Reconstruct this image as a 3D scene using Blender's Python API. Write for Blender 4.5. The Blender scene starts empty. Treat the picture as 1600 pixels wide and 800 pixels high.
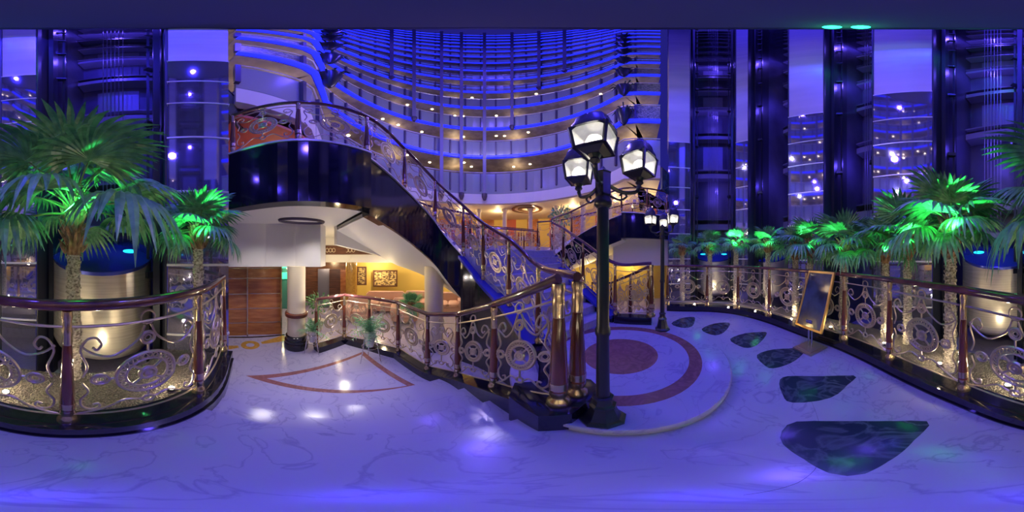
import bpy, bmesh, math, random
from mathutils import Vector, Matrix
random.seed(7)
SC = bpy.context.scene
COL = SC.collection
PI = math.pi
# ---------------------------------------------------------------- camera, world, exposure
HC = 1.5
cd = bpy.data.cameras.new('camera'); cam = bpy.data.objects.new('camera', cd); COL.objects.link(cam)
cd.type = 'PANO'
try: cd.panorama_type = 'EQUIRECTANGULAR'
except Exception: pass
try: cd.cycles.panorama_type = 'EQUIRECTANGULAR'
except Exception: pass
cam.location = (0, 0, HC); cam.rotation_euler = (PI/2, 0, 0); cd.clip_start = 0.02; cd.clip_end = 300
SC.camera = cam
SC.view_settings.view_transform = 'Standard'; SC.view_settings.look = 'None'
SC.view_settings.gamma = 1; SC.view_settings.use_curve_mapping = False
SC.view_settings.exposure = 0.0
w = bpy.data.worlds.new('night'); SC.world = w; w.use_nodes = True
bg = w.node_tree.nodes['Background']; bg.inputs[0].default_value = (0.07, 0.06, 0.92, 1); bg.inputs[1].default_value = 0.22

def lamp(name, kind, loc, color, energy, size=0.03, target=None, spot=1.2, blend=0.6):
    l = bpy.data.lights.new(name, kind); l.color = color; l.energy = energy
    if kind in ('POINT', 'SPOT'): l.shadow_soft_size = size
    if kind == 'SPOT': l.spot_size = spot; l.spot_blend = blend
    if kind == 'SUN': l.angle = size
    o = bpy.data.objects.new(name, l); COL.objects.link(o); o.location = loc
    if target is not None:
        o.rotation_euler = (Vector(target)-Vector(loc)).to_track_quat('-Z', 'Y').to_euler()
    return o
BLUE = (0.12, 0.07, 1.0); WARM = (1.0, 0.72, 0.38); GREEN = (0.08, 1.0, 0.26); WHITE = (1, .93, .82)

def lonlat(px, py=400): return math.radians((px-800)*.225), math.radians((400-py)*.225)
def at(px, d, z=0.0):
    lo, _ = lonlat(px); return Vector((d*math.sin(lo), d*math.cos(lo), z))
def F(px, py, z=0.0):                       # point of height z under a bearing
    lo, la = lonlat(px, py); d = (z-HC)/math.tan(la); return Vector((d*math.sin(lo), d*math.cos(lo), z))
def AZ(px, py, d):
    lo, la = lonlat(px, py); return Vector((d*math.sin(lo), d*math.cos(lo), HC+d*math.tan(la)))
# building axis of symmetry
AX = Vector((-.41, .913)).normalized(); PX = Vector((AX.y, -AX.x)); M0 = Vector((1.43, 1.55))
def mir(p):
    v = Vector((p[0], p[1]))-M0; a = v.dot(AX); b = v.dot(PX); q = M0+a*AX-b*PX
    return Vector((q.x, q.y, p[2])) if len(p) > 2 else q
def axp(a, b, z=0):
    q = M0+a*AX+b*PX; return Vector((q.x, q.y, z))
A0 = Vector((-.8, 5.2))

# fill lights added to brighten the atrium, no fixtures modelled
lamp('atrium_fill_sun', 'SUN', (0, 0, 40), (.06, .035, 1), 1.9, size=0.9, target=Vector((0, 0, 40))+Vector((.25, -.42, -1)))  # unseen blue sun, added to flood floor and walls from above
for i, (x, y, z, e) in enumerate([(-.6, 3.2, 6.5, 200), (1.6, -.2, 5.6, 150), (-3.3, 6.0, 9, 110), (2.4, 6.2, 9, 110), (-1, 5.2, 17, 260), (-1, 5.2, 29, 500)]):
    lamp('blue_fill', 'POINT', (x, y, z), BLUE, e, size=.12)  # blue fill points added in mid-air

for i, a in enumerate((20, 140, 260)):
    lamp('blue_fill_down', 'SPOT', (1.5*math.cos(math.radians(a)), 1.5*math.sin(math.radians(a)), 13.9), (.04, .025, 1), 520, size=.06, target=(1.5*math.cos(math.radians(a)), 1.5*math.sin(math.radians(a)), 0), spot=2.75, blend=.3)  # added blue fill beaming down below the canopy
for i, (x, y, z, e) in enumerate([(-.9, 5.4, 6.6, 110), (-.9, 6.4, 11, 200)]):
    lamp('lavender_fill', 'POINT', (x, y, z), (.72, .62, 1), e, size=.05)  # lavender fill added in the void for parapets and fascia
# ---------------------------------------------------------------- materials
def mat(name, col, rough=.5, metal=0, spec=.5, emit=None, estr=0, coat=0):
    m = bpy.data.materials.new(name); m.use_nodes = True; b = m.node_tree.nodes['Principled BSDF']
    b.inputs['Base Color'].default_value = (*col, 1); b.inputs['Roughness'].default_value = rough
    b.inputs['Metallic'].default_value = metal; b.inputs['Specular IOR Level'].default_value = spec
    if coat: b.inputs['Coat Weight'].default_value = coat; b.inputs['Coat Roughness'].default_value = .06
    if emit: b.inputs['Emission Color'].default_value = (*emit, 1); b.inputs['Emission Strength'].default_value = estr
    return m
def nz(m, c1, c2, scale=4, detail=6, lo=.4, hi=.6, stretch=(1, 1, 1), bump=0, kind='noise', distortion=0):
    nt = m.node_tree; N = nt.nodes; L = nt.links; b = N['Principled BSDF']
    tc = N.new('ShaderNodeTexCoord'); mp = N.new('ShaderNodeMapping'); mp.inputs['Scale'].default_value = stretch
    L.new(tc.outputs['Object'], mp.inputs[0])
    if kind == 'noise':
        t = N.new('ShaderNodeTexNoise'); t.inputs['Scale'].default_value = scale; t.inputs['Detail'].default_value = detail
        t.inputs['Distortion'].default_value = distortion; out = t.outputs['Fac']
    elif kind == 'voronoi':
        t = N.new('ShaderNodeTexVoronoi'); t.inputs['Scale'].default_value = scale; out = t.outputs['Distance']
    L.new(mp.outputs[0], t.inputs['Vector'])
    r = N.new('ShaderNodeValToRGB'); r.color_ramp.elements[0].position = lo; r.color_ramp.elements[1].position = hi
    r.color_ramp.elements[0].color = (*c1, 1); r.color_ramp.elements[1].color = (*c2, 1)
    L.new(out, r.inputs[0]); L.new(r.outputs[0], b.inputs['Base Color'])
    if bump:
        bm = N.new('ShaderNodeBump'); bm.inputs['Strength'].default_value = bump; bm.inputs['Distance'].default_value = .02
        L.new(out, bm.inputs['Height']); L.new(bm.outputs[0], b.inputs['Normal'])
    return m
def marble(name, base, vein, rough=.12, scale=1.6, width=.035):
    m = mat(name, base, rough, spec=.6); nt = m.node_tree; N = nt.nodes; L = nt.links; b = N['Principled BSDF']
    tc = N.new('ShaderNodeTexCoord'); n1 = N.new('ShaderNodeTexNoise'); n1.inputs['Scale'].default_value = scale
    n1.inputs['Detail'].default_value = 9; n1.inputs['Distortion'].default_value = 1.3; L.new(tc.outputs['Object'], n1.inputs['Vector'])
    s = N.new('ShaderNodeMath'); s.operation = 'SUBTRACT'; s.inputs[1].default_value = .5; L.new(n1.outputs['Fac'], s.inputs[0])
    a = N.new('ShaderNodeMath'); a.operation = 'ABSOLUTE'; L.new(s.outputs[0], a.inputs[0])
    r = N.new('ShaderNodeValToRGB'); r.color_ramp.elements[0].color = (*vein, 1); r.color_ramp.elements[1].color = (*base, 1)
    r.color_ramp.elements[1].position = width; L.new(a.outputs[0], r.inputs[0])
    n2 = N.new('ShaderNodeTexNoise'); n2.inputs['Scale'].default_value = 1.1; n2.inputs['Detail'].default_value = 3; L.new(tc.outputs['Object'], n2.inputs['Vector'])
    mx = N.new('ShaderNodeMix'); mx.data_type = 'RGBA'; L.new(n2.outputs['Fac'], mx.inputs[0])
    mx.inputs[6].default_value = (*base, 1); L.new(r.outputs[0], mx.inputs[7]); L.new(mx.outputs[2], b.inputs['Base Color'])
    return m
M = {}
M['marble'] = marble('white_marble', (.40, .37, .53), (.22, .20, .34), .17, 2.6, .022)
M['marble_red'] = marble('red_marble', (.30, .13, .12), (.16, .06, .06), .15, 6, .12)
M['marble_green'] = marble('dark_marble', (.022, .035, .06), (.14, .17, .22), .14, 3, .05)
M['marble_gold'] = marble('gold_marble', (.50, .28, .06), (.28, .14, .03), .18, 4, .08)
M['granite'] = mat('black_granite', (.008, .008, .014), .07, spec=.8)
M['navy'] = mat('navy_panel', (.006, .007, .02), .10, spec=.7)
M['plaster'] = mat('white_plaster', (.72, .69, .66), .6)
M['plaster_up'] = nz(mat('pillar_plaster', (.6, .58, .6), .45), (.46, .43, .50), (.58, .54, .60), 1, 2, .3, .7, (.3, .3, 1))
M['cream'] = mat('cream_paint', (.70, .60, .42), .55)
M['yellow'] = mat('yellow_wall', (.72, .52, .12), .6)
M['mirror'] = mat('polished_cladding', (.40, .40, .62), .05, metal=.85, spec=.8)
M['seam'] = mat('pale_metal_strip', (.75, .75, .8), .3, metal=.3)
M['postgrey'] = mat('post_paint', (.20, .18, .28), .4)
M['cap'] = mat('navy_cap_led_sheen', (.03, .04, .36), .12, spec=.8)  # navy string cap; the LED reflection is painted in as blue
M['steel'] = nz(mat('brushed_steel', (.6, .56, .5), .36, metal=.7), (.50, .46, .40), (.66, .62, .55), 3, 4, .3, .7, (.3, .3, 12))
M['carroof'] = mat('blue_car_roof', (.05, .07, .42), .18, metal=.5)
M['iron'] = mat('champagne_iron', (.54, .46, .36), .34, metal=.85)
M['wood'] = nz(mat('mahogany', (.13, .03, .015), .16, coat=.7), (.07, .016, .012), (.20, .055, .025), 6, 4, .3, .7, (1, 1, .2))
M['rail'] = nz(mat('dark_handrail', (.06, .016, .014), .16, coat=.8), (.06, .018, .02), (.13, .04, .04), 8, 4, .3, .7)
M['brass'] = mat('brass', (.62, .48, .31), .26, metal=.95)
M['lampblack'] = mat('black_cast_iron', (.012, .013, .02), .3, spec=.6)
M['lamproof'] = mat('lantern_roof', (.02, .02, .055), .25, spec=.7)
M['lampglass'] = nz(mat('lit_glass', (.9, .88, .8), .2, emit=(1, .95, .78), estr=.55), (.5, .5, .45), (1, 1, .95), 22, 3, .3, .7)
M['lampglass'].node_tree.nodes['Principled BSDF'].inputs['Alpha'].default_value = .55
M['bulb'] = mat('lamp_bulb', (1, 1, 1), .3, emit=(1, .93, .75), estr=14)
M['led'] = mat('blue_led', (.02, .02, .5), .4, emit=(.012, .02, 1.0), estr=1.7)
M['leddim'] = mat('blue_led_line', (.02, .05, .5), .4, emit=(.05, .10, 1.0), estr=1.1)
M['warmlight'] = mat('warm_light', (1, .9, .7), .4, emit=(1, .78, .45), estr=14)
M['greenlight'] = mat('green_light', (.1, 1, .5), .4, emit=(.03, 1, .45), estr=3)
M['tealight'] = mat('turquoise_oval', (.05, .6, .8), .3, emit=(.02, .75, .85), estr=1.4)
M['parapet'] = mat('balcony_glass_panel', (.30, .32, .33), .22, spec=.6)
M['bracket'] = mat('bracket_metal', (.10, .08, .12), .4, metal=.4)
M['slab'] = nz(mat('slab_underside', (.40, .33, .28), .5), (.26, .22, .20), (.40, .34, .30), 2, 3, .4, .6)
M['mosaic'] = nz(mat('gold_mosaic', (.3, .3, .2), .4), (.10, .11, .06), (.48, .44, .28), 6, 5, .42, .58, distortion=2.5)
M['corridor'] = nz(mat('corridor_wall', (.30, .24, .20), .6), (.10, .07, .07), (.42, .34, .26), 1.1, 2, .42, .58, (1, 1, 1))
M['shaft'] = nz(mat('shaft_wall', (.12, .12, .17), .4), (.04, .04, .07), (.10, .10, .16), .8, 3, .35, .65, (1, 1, .5))
M['shaftpanel'] = mat('shaft_panel', (.20, .19, .26), .35, metal=.2)
M['darkmetal'] = mat('dark_steel', (.03, .035, .05), .35, metal=.6)
M['jamb'] = mat('dark_jamb', (.02, .022, .04), .5)
M['cable'] = mat('steel_cable', (.22, .22, .28), .4, metal=.6)
M['leaf'] = nz(mat('palm_leaf', (.08, .26, .08), .32, spec=.7), (.07, .26, .10), (.18, .46, .20), 14, 3, .35, .65)
M['leaf'].node_tree.nodes['Principled BSDF'].inputs['Subsurface Weight'].default_value = 0
M['stem'] = mat('leaf_stalk', (.12, .20, .06), .5)
M['trunk'] = nz(mat('palm_trunk', (.45, .40, .32), .8), (.16, .13, .10), (.62, .56, .46), 34, 4, .35, .6, (1, 1, 1.6), bump=.8)
M['fibre'] = nz(mat('palm_fibre', (.30, .17, .08), .85), (.16, .08, .04), (.44, .27, .14), 30, 4, .35, .65, (1, 1, .3), bump=.6)
M['gravel'] = nz(mat('gravel', (.2, .18, .16), .8), (.015, .014, .018), (.13, .11, .09), 55, 2, .1, .5, bump=1, kind='voronoi')
M['woodpanel'] = nz(mat('cherry_panel', (.36, .12, .035), .22, coat=.4), (.34, .11, .03), (.58, .23, .07), 2.2, 4, .3, .7, (1, 1, 5))
M['darkwood'] = nz(mat('dark_door', (.12, .05, .03), .3), (.08, .03, .02), (.17, .07, .04), 2, 4, .3, .7, (1, 1, 6))
M['sofa'] = mat('pink_fabric', (.58, .36, .30), .85)
M['pot'] = mat('white_ceramic', (.74, .70, .60), .3)
M['chrome'] = mat('chrome', (.7, .7, .72), .15, metal=1)
M['poster'] = nz(mat('dark_poster', (.03, .05, .09), .12, spec=.7), (.015, .025, .05), (.06, .09, .15), 3, 4, .4, .6)
M['gold'] = mat('gold_frame', (.72, .50, .18), .3, metal=.85)
M['red'] = mat('red_ceiling', (.50, .10, .05), .5)
M['tealglass'] = mat('teal_glass', (.05, .22, .20), .1, spec=.8)
M['picture'] = nz(mat('painting', (.4, .3, .1), .5), (.10, .05, .03), (.72, .55, .22), 9, 5, .42, .58, (1, 1, 1.5))
M['paper'] = mat('pale_mount', (.75, .70, .58), .5)
M['soffit'] = mat('canopy_paint', (.05, .05, .07), .6)
M['basket'] = nz(mat('dark_foliage', (.02, .05, .03), .6), (.01, .03, .02), (.05, .10, .05), 20, 3)
M['fruitlight'] = mat('exit_green', (.02, .4, .2), .4, emit=(.05, .9, .45), estr=1.2)

# ---------------------------------------------------------------- mesh builder
class MB:
    def __init__(s): s.v = []; s.f = []; s.m = []; s.mi = 0
    def add(s, vs, fs):
        n = len(s.v); s.v += [tuple(v) for v in vs]; s.f += [tuple(n+i for i in f) for f in fs]; s.m += [s.mi]*len(fs); return s
    def box(s, c, sz, rz=0, mat4=None):
        x, y, z = [k/2 for k in sz]; R = Matrix.Rotation(rz, 3, 'Z') if mat4 is None else mat4
        vs = [Vector(c)+R@Vector((a*x, b*y, g*z)) for a in (-1, 1) for b in (-1, 1) for g in (-1, 1)]
        return s.add(vs, [(0, 1, 3, 2), (4, 6, 7, 5), (0, 4, 5, 1), (2, 3, 7, 6), (0, 2, 6, 4), (1, 5, 7, 3)])
    def tube(s, pts, r, n=6, closed=False, ref=None, cap=True, flat=None):
        pts = [Vector(p) for p in pts]; k = len(pts); rs = r if isinstance(r, (list, tuple)) else [r]*k
        vs = []; prev = None
        for i, p in enumerate(pts):
            a = pts[(i-1) % k] if (closed or i > 0) else p; b = pts[(i+1) % k] if (closed or i < k-1) else p
            t = b-a
            if t.length < 1e-9: t = Vector((0, 0, 1))
            t.normalize()
            if ref is not None: u = Vector(ref)
            elif prev is not None: u = prev
            else: u = Vector((0, 0, 1)) if abs(t.z) < .9 else Vector((1, 0, 0))
            u = u-t*u.dot(t)
            if u.length < 1e-6: u = t.orthogonal()
            u.normalize(); prev = u; q = t.cross(u)
            fl = flat or 1
            for j in range(n):
                an = 2*PI*(j+.5)/n; vs.append(p+(u*math.cos(an)*fl+q*math.sin(an))*rs[i])
        fs = []
        for i in range(k if closed else k-1):
            for j in range(n):
                i2 = (i+1) % k; j2 = (j+1) % n; fs.append((i*n+j, i*n+j2, i2*n+j2, i2*n+j))
        if cap and not closed: fs += [tuple(range(n)), tuple((k-1)*n+j for j in range(n))]
        return s.add(vs, fs)
    def lathe(s, prof, c=(0, 0, 0), n=14, rot=0, sq=None):
        c = Vector(c); vs = []
        for r, z in prof:
            for j in range(n):
                an = 2*PI*j/n+rot; vs.append(c+Vector((r*math.cos(an), r*math.sin(an), z)))
        fs = [(i*n+j, i*n+(j+1) % n, (i+1)*n+(j+1) % n, (i+1)*n+j) for i in range(len(prof)-1) for j in range(n)]
        fs += [tuple(range(n)), tuple((len(prof)-1)*n+j for j in range(n))]
        return s.add(vs, fs)
    def prism(s, poly, z0, z1):
        k = len(poly); vs = [(p[0], p[1], z0) for p in poly]+[(p[0], p[1], z1) for p in poly]
        return s.add(vs, [tuple(range(k)), tuple(range(k, 2*k))]+[(i, (i+1) % k, k+(i+1) % k, k+i) for i in range(k)])
    def ribbon(s, pts, o0, o1, z0, z1, close=False):
        """wall along pts between lateral offsets o0,o1 (left of travel positive); z0,z1 numbers or lists"""
        k = len(pts); vs = []
        for i, p in enumerate(pts):
            a = Vector(pts[max(i-1, 0)][:2]); b = Vector(pts[min(i+1, k-1)][:2]); t = (b-a).normalized(); nn = Vector((-t.y, t.x))
            q = Vector(p[:2]); za = z0[i] if isinstance(z0, (list, tuple)) else z0; zb = z1[i] if isinstance(z1, (list, tuple)) else z1
            for o, z in ((o0, za), (o1, za), (o1, zb), (o0, zb)):
                r = q+nn*o; vs.append((r.x, r.y, z))
        fs = [(i*4+j, i*4+(j+1) % 4, i*4+4+(j+1) % 4, i*4+4+j) for i in range(k-1) for j in range(4)]
        fs += [(0, 1, 2, 3), tuple((k-1)*4+j for j in range(4))]
        return s.add(vs, fs)
    def build(s, name, mats, parent=None, smooth=False, loc=None, recalc=True):
        me = bpy.data.meshes.new(name)
        if not isinstance(mats, (list, tuple)): mats = [mats]
        L = Vector(loc) if loc is not None else (Vector(parent.location) if parent is not None and parent.get('_w') else Vector((0, 0, 0)))
        me.from_pydata([tuple(Vector(v)-L) for v in s.v], [], s.f); me.update()
        for m in mats: me.materials.append(m)
        for p, i in zip(me.polygons, s.m): p.material_index = i
        if recalc:
            bm = bmesh.new(); bm.from_mesh(me); bmesh.ops.recalc_face_normals(bm, faces=bm.faces); bm.to_mesh(me); bm.free()
        if smooth:
            me.shade_smooth()
            try: me.set_sharp_from_angle(angle=math.radians(40))
            except Exception: pass
        o = bpy.data.objects.new(name, me); COL.objects.link(o)
        if parent is not None:
            o.parent = parent
            if parent.get('_w') is None: o.location = L
        else: o.location = L
        return o
def tag(o, label, cat, group=None, kind=None):
    o['label'] = label; o['category'] = cat
    if group: o['group'] = group
    if kind: o['kind'] = kind
    return o
def thing(name, label, cat, loc=(0, 0, 0), group=None):
    o = bpy.data.objects.new(name, None); COL.objects.link(o); o.location = loc; o.empty_display_size = .1
    o['_w'] = 1; return tag(o, label, cat, group)       # parts are given in world coordinates and stored relative to the base
def struct(name, mb, m, smooth=False):
    o = mb.build(name, m, smooth=smooth); o['kind'] = 'structure'; return o
def sub(mb, name, m, part, smooth=False):               # sub-part: same origin as its part
    L = Vector(part.parent.location) if part.parent and part.parent.get('_w') else Vector(part.location)
    o = mb.build(name, m, smooth=smooth, loc=L); o.location = (0, 0, 0); o.parent = part; return o
def catmull(P, n=8, closed=False):
    P = [Vector(p) for p in P]; k = len(P); out = []
    for i in range(k if closed else k-1):
        p1 = P[i]; p2 = P[(i+1) % k]
        p0 = P[(i-1) % k] if (closed or i > 0) else p1*2-p2
        p3 = P[(i+2) % k] if (closed or i < k-2) else p2*2-p1
        for j in range(n):
            t = j/n; out.append(.5*((2*p1)+(p2-p0)*t+(2*p0-5*p1+4*p2-p3)*t*t+(3*p1-p0-3*p2+p3)*t**3))
    if not closed: out.append(P[-1])
    return out
def circ(c, r, a0=0, a1=2*PI, n=24, sy=1):
    m = n if abs(a1-a0-2*PI) < 1e-6 else n+1
    return [(c[0]+r*math.cos(a0+(a1-a0)*i/n), c[1]+sy*r*math.sin(a0+(a1-a0)*i/n)) for i in range(m)]

# ================================================================ FLOORS AND STEPS
DC = Vector((1.245, 1.58)); DR = 1.27; DZ = .12
kerb = [at(1043, 4.4), at(1105, 4.33), at(1153, 4.1), at(1202, 3.57), at(1260, 2.9), at(1319, 2.41), at(1390, 1.86), at(1505, 1.27), at(105, .863), at(310, 1.247), at(349, 2.07)]
kerb = [Vector((p.x, p.y, .15)) for p in kerb]
kpath = catmull(kerb, 8)
nos = [[(-1.04, -.34), (-.65, .43), (.16, 1.02)], [(-1.38, -.33), (-.87, .58), (-.10, 1.40)], [(-1.75, -.33), (-1.15, .76), (-.42, 1.72)], [(-2.10, -.35), (-1.45, .96), (-.80, 2.0)]]
def arc3(a, b, c, n=14):
    a, b, c = [Vector(p) for p in (a, b, c)]; k = b*2-(a+c)*.5
    return [(1-t)**2*a+2*t*(1-t)*k+t*t*c for t in [i/n for i in range(n+1)]]
nosl = [arc3(*n_) for n_ in nos]
newel2 = Vector((.428, 1.008, .28))
mb = MB()
poly = [tuple(p) for p in nosl[0]]+[(.30, 1.08), (.36, 1.6), (.33, 2.15), (1.0, 2.9), (1.9, 2.85), (3.05, 3.2)]+[(p.x, p.y) for p in kpath[:-10]]+[(-1.05, -.55)]
mb.prism(poly, -1.0, 0)
struct('floor', mb, M['marble'])
for k in range(1, 4):
    inner = nosl[k-1]; outer = nosl[k]; p = [tuple(q) for q in outer]+[(.2, .95), (-.0, .1), (-.95, -.75)]
    mb = MB(); pp = [tuple(q) for q in outer]+[tuple(q) for q in reversed([Vector((q.x*.96, q.y*.96)) for q in inner])]
    mb.prism(pp, -1.0, -.15*k)
    # rounded nosing
    mb.tube([(q.x, q.y, -.15*k-.014) for q in outer], .014, 6)
    struct('trim_%d' % k, mb, M['marble'])
mb = MB(); mb.tube([(q.x, q.y, -.014) for q in nosl[0]], .014, 6); struct('trim_4', mb, M['marble'])
land = [tuple(Vector(q)*.98) for q in nosl[3]]+[(-.98, 2.02), (-1.16, 2.16), (-1.91, 2.42), (-2.62, 2.22), (-3.22, 2.0), (-3.12, 1.20), (-4.2, 1.5), (-7, 1.8), (-7, -2.4), (-2.3, -2.0)]
mb = MB(); mb.prism(land, -1.0, -.6); struct('floor', mb, M['marble'])
mb = MB(); mb.prism([(-15, -10), (14, -10), (14, 18), (-15, 18)], -1.2, -1.0); struct('floor', mb, M['marble'])

# round marble dais
dais = thing('round_dais', 'low round white marble dais with red-brown ring inlay under the near street lamp', 'platform', (DC.x, DC.y, 0))
mb = MB(); mb.lathe([(DR-.02, 0), (DR-.02, .06), (DR, .075), (DR, DZ-.015), (DR-.012, DZ), (1e-3, DZ)], (DC.x, DC.y, 0), 96); mb.build('step', M['marble'], dais, smooth=True)
def annulus(mb, c, r0, r1, z0, z1, n=72):
    vs = []; 
    for j in range(n):
        a = 2*PI*j/n; ca, sa = math.cos(a), math.sin(a)
        vs += [(c[0]+r0*ca, c[1]+r0*sa, z0), (c[0]+r1*ca, c[1]+r1*sa, z0), (c[0]+r1*ca, c[1]+r1*sa, z1), (c[0]+r0*ca, c[1]+r0*sa, z1)]
    fs = []
    for j in range(n):
        k = (j+1) % n
        for q in range(4): fs.append((j*4+q, j*4+(q+1) % 4, k*4+(q+1) % 4, k*4+q))
    mb.add(vs, fs)
mb = MB(); annulus(mb, DC, .82, .965, DZ-.004, DZ+.0015); mb.build('ring_inlay', M['marble_red'], dais)
mb = MB(); mb.lathe([(.455, DZ-.004), (.455, DZ+.0015)], (DC.x, DC.y, 0), 64); mb.build('disc_inlay', M['marble_red'], dais)

# dark leaf-shaped floor inlays
inl = [
 ('smallest and farthest from the lens, by the far street lamp', [(112, 470), (150, 450), (193, 447), (195, 462), (185, 480), (150, 485)], 1000, 300, 2.2857),
 ('second from the far street lamp', [(220, 490), (265, 470), (318, 467), (315, 485), (290, 507), (255, 510)], 1000, 300, 2.2857),
 ('third from the far street lamp', [(322, 525), (375, 505), (447, 500), (448, 515), (420, 545), (385, 557), (350, 548)], 1000, 300, 2.2857),
 ('pointing at the foot of the poster stand', [(418, 582), (480, 562), (588, 558), (580, 580), (540, 610), (475, 630), (440, 615)], 1000, 300, 2.2857),
 ('in front of the poster stand, with pale cloudy veins', [(500, 670), (560, 657), (762, 655), (740, 690), (680, 735), (545, 752), (510, 725)], 1000, 300, 2.2857),
 ('largest, nearest to the lens', [(50, 490), (120, 423), (390, 421), (662, 422), (610, 500), (500, 590), (330, 650), (150, 580)], 1200, 500, 2.6667)]
for txt, pl, ox, oy, sc in inl:
    pts = [F(ox+a/sc, oy+b/sc, 0) for a, b in pl]
    c = sum(pts, Vector())/len(pts)
    cc = catmull([p for p in pts], 3, True)
    mb = MB(); mb.prism([(p.x, p.y) for p in cc], -.004, .002)
    tag(mb.build('floor_inlay', M['marble_green'], loc=(c.x, c.y, 0)), 'dark blue-green marble leaf inlay, '+txt, 'floor inlay', 'leaf inlays in the marble floor')
# fine joint arcs in the floor
mb = MB()
for r in (1.9, ):
    a = [(DC.x+r*math.cos(t), DC.y+r*math.sin(t), .0008) for t in [math.radians(-125+i*4) for i in range(34)]]
    mb.tube([(p[0], p[1], .0) for p in a], .0012, 4)
struct('trim_5', mb, M['bracket'])

# triangle border and gold pattern on the lower landing
t3 = [F(384, 587, -.6), F(568, 549, -.6), F(652, 603, -.6)]
tc_ = sum(t3, Vector())/3
inn = [p+(tc_-p).normalized()*(.13 if i != 0 else .30) for i, p in enumerate(t3)]
vs = []; 
for z in (-.604, -.5985):
    vs += [(p.x, p.y, z) for p in t3]+[(p.x, p.y, z) for p in inn]
mb = MB(); fs = []
for i in range(3):
    j = (i+1) % 3; fs += [(i, j, 3+j, 3+i), (6+i, 6+j, 9+j, 9+i), (i, j, 6+j, 6+i), (3+i, 3+j, 9+j, 9+i)]
mb.add(vs, fs)
tag(mb.build('floor_border', M['marble_red'], loc=(tc_.x, tc_.y, -.6)), 'red-brown triangular marble border on the lower landing floor', 'floor inlay')
mb = MB(); c = F(391, 539, -.6); annulus(mb, c, .09, .20, -.604, -.5975, 32)
for s in (-1, 1):
    for k in range(6):
        pass
t = (F(440, 531, -.6)-F(357, 545, -.6)).normalized(); n2 = Vector((-t.y, t.x, 0))
for s in (-1, 1):
    a = c+t*s*.26; b = c+t*s*.9
    mb.prism([tuple((a+n2*.05)[:2]), tuple((b+n2*.16)[:2]), tuple((b-n2*.16)[:2]), tuple((a-n2*.05)[:2])], -.604, -.598)
tag(mb.build('floor_medallion', M['marble_gold'], loc=(c.x, c.y, -.6)), 'gold marble ring and band inlaid before the cherry wood wall', 'floor inlay')
mb = MB(); a = F(357, 527, -.6); b = F(445, 523, -.6); u = (b-a).normalized()
mb.ribbon([a-u*1.0, b], -.03, .03, -.604, -.5965)
struct('trim_6', mb, M['granite'])

# ---------------------------------------------------------------- kerbs
mb = MB(); mb.ribbon(kpath, -.12, .10, -.2, .15)
struct('trim_7', mb, M['granite'])
mb = MB(); mb.ribbon(kpath, -.135, -.118, 0, .02); struct('trim_8', mb, M['granite'])
pl_pts = [Vector((.275, .934)), Vector((.428, 1.008))]
mb = MB()
mb.prism([(.13, .80), (.30, .78), (.60, 1.0), (.60, 1.14), (.44, 1.30), (.43, 1.6), (.42, 2.1), (.24, 2.1), (.25, 1.5), (.20, 1.25), (.02, 1.24), (-.02, 1.05)], -1.0, .28)
struct('trim_9', mb, M['navy'])
# stepping kerb beside the short steps and round the landing
rl = [Vector((.275, .934, .285)), at(772, 1.48, -.03), at(715, 2.01, -.33), at(668, 2.34, -.45), at(622, 2.97, -.45), at(577, 3.32, -.45), at(538, 3.60, -.45), at(494, 3.18, -.45)]
rlp = catmull(rl[:4], 8)[:-1]+rl[3:]
mb = MB(); q = rlp[2:]; mb.ribbon(q, -.09, .11, -1.0, [p.z+(-.0 if i else 0) for i, p in enumerate(q)])
struct('trim_10', mb, M['navy'])

# ================================================================ BALUSTRADES
def baluster(par, p, h=1.05, big=1.0, detail=True):
    """turned mahogany post with brass collars; p = foot point"""
    p = Vector(p); s = big; n = 14 if detail else 8
    w_ = MB(); w_.lathe([(.026*s, .80*h), (.030*s, .74*h), (.036*s, .55*h), (.041*s, .38*h), (.043*s, .26*h)], p, n)
    o = w_.build('baluster', M['wood'], par, smooth=True)
    b = MB()
    b.lathe([(.030*s, 1.0*h), (.033*s, .965*h), (.026*s, .94*h), (.028*s, .90*h), (.031*s, .88*h), (.027*s, .86*h), (.030*s, .81*h), (.029*s, .795*h)], p, n)
    sub(b, 'brass_collar', M['brass'], o, True); b = MB()
    b.lathe([(.0445*s, .265*h), (.046*s, .24*h), (.044*s, .20*h), (.045*s, .19*h)], p, n)
    sub(b, 'brass_ring', M['brass'], o, True); b = MB()
    b.lathe([(.043*s, .17*h), (.044*s, .12*h), (.034*s, .10*h), (.036*s, .075*h), (.050*s, .055*h), (.054*s, .035*h), (.058*s, .02*h), (.058*s, 0)], p, n)
    sub(b, 'brass_foot', M['brass'], o, True)
    w2 = MB(); w2.lathe([(.044*s, .205*h), (.043*s, .16*h)], p, n); sub(w2, 'wood_band', M['wood'], o, True)
    return o
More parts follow.
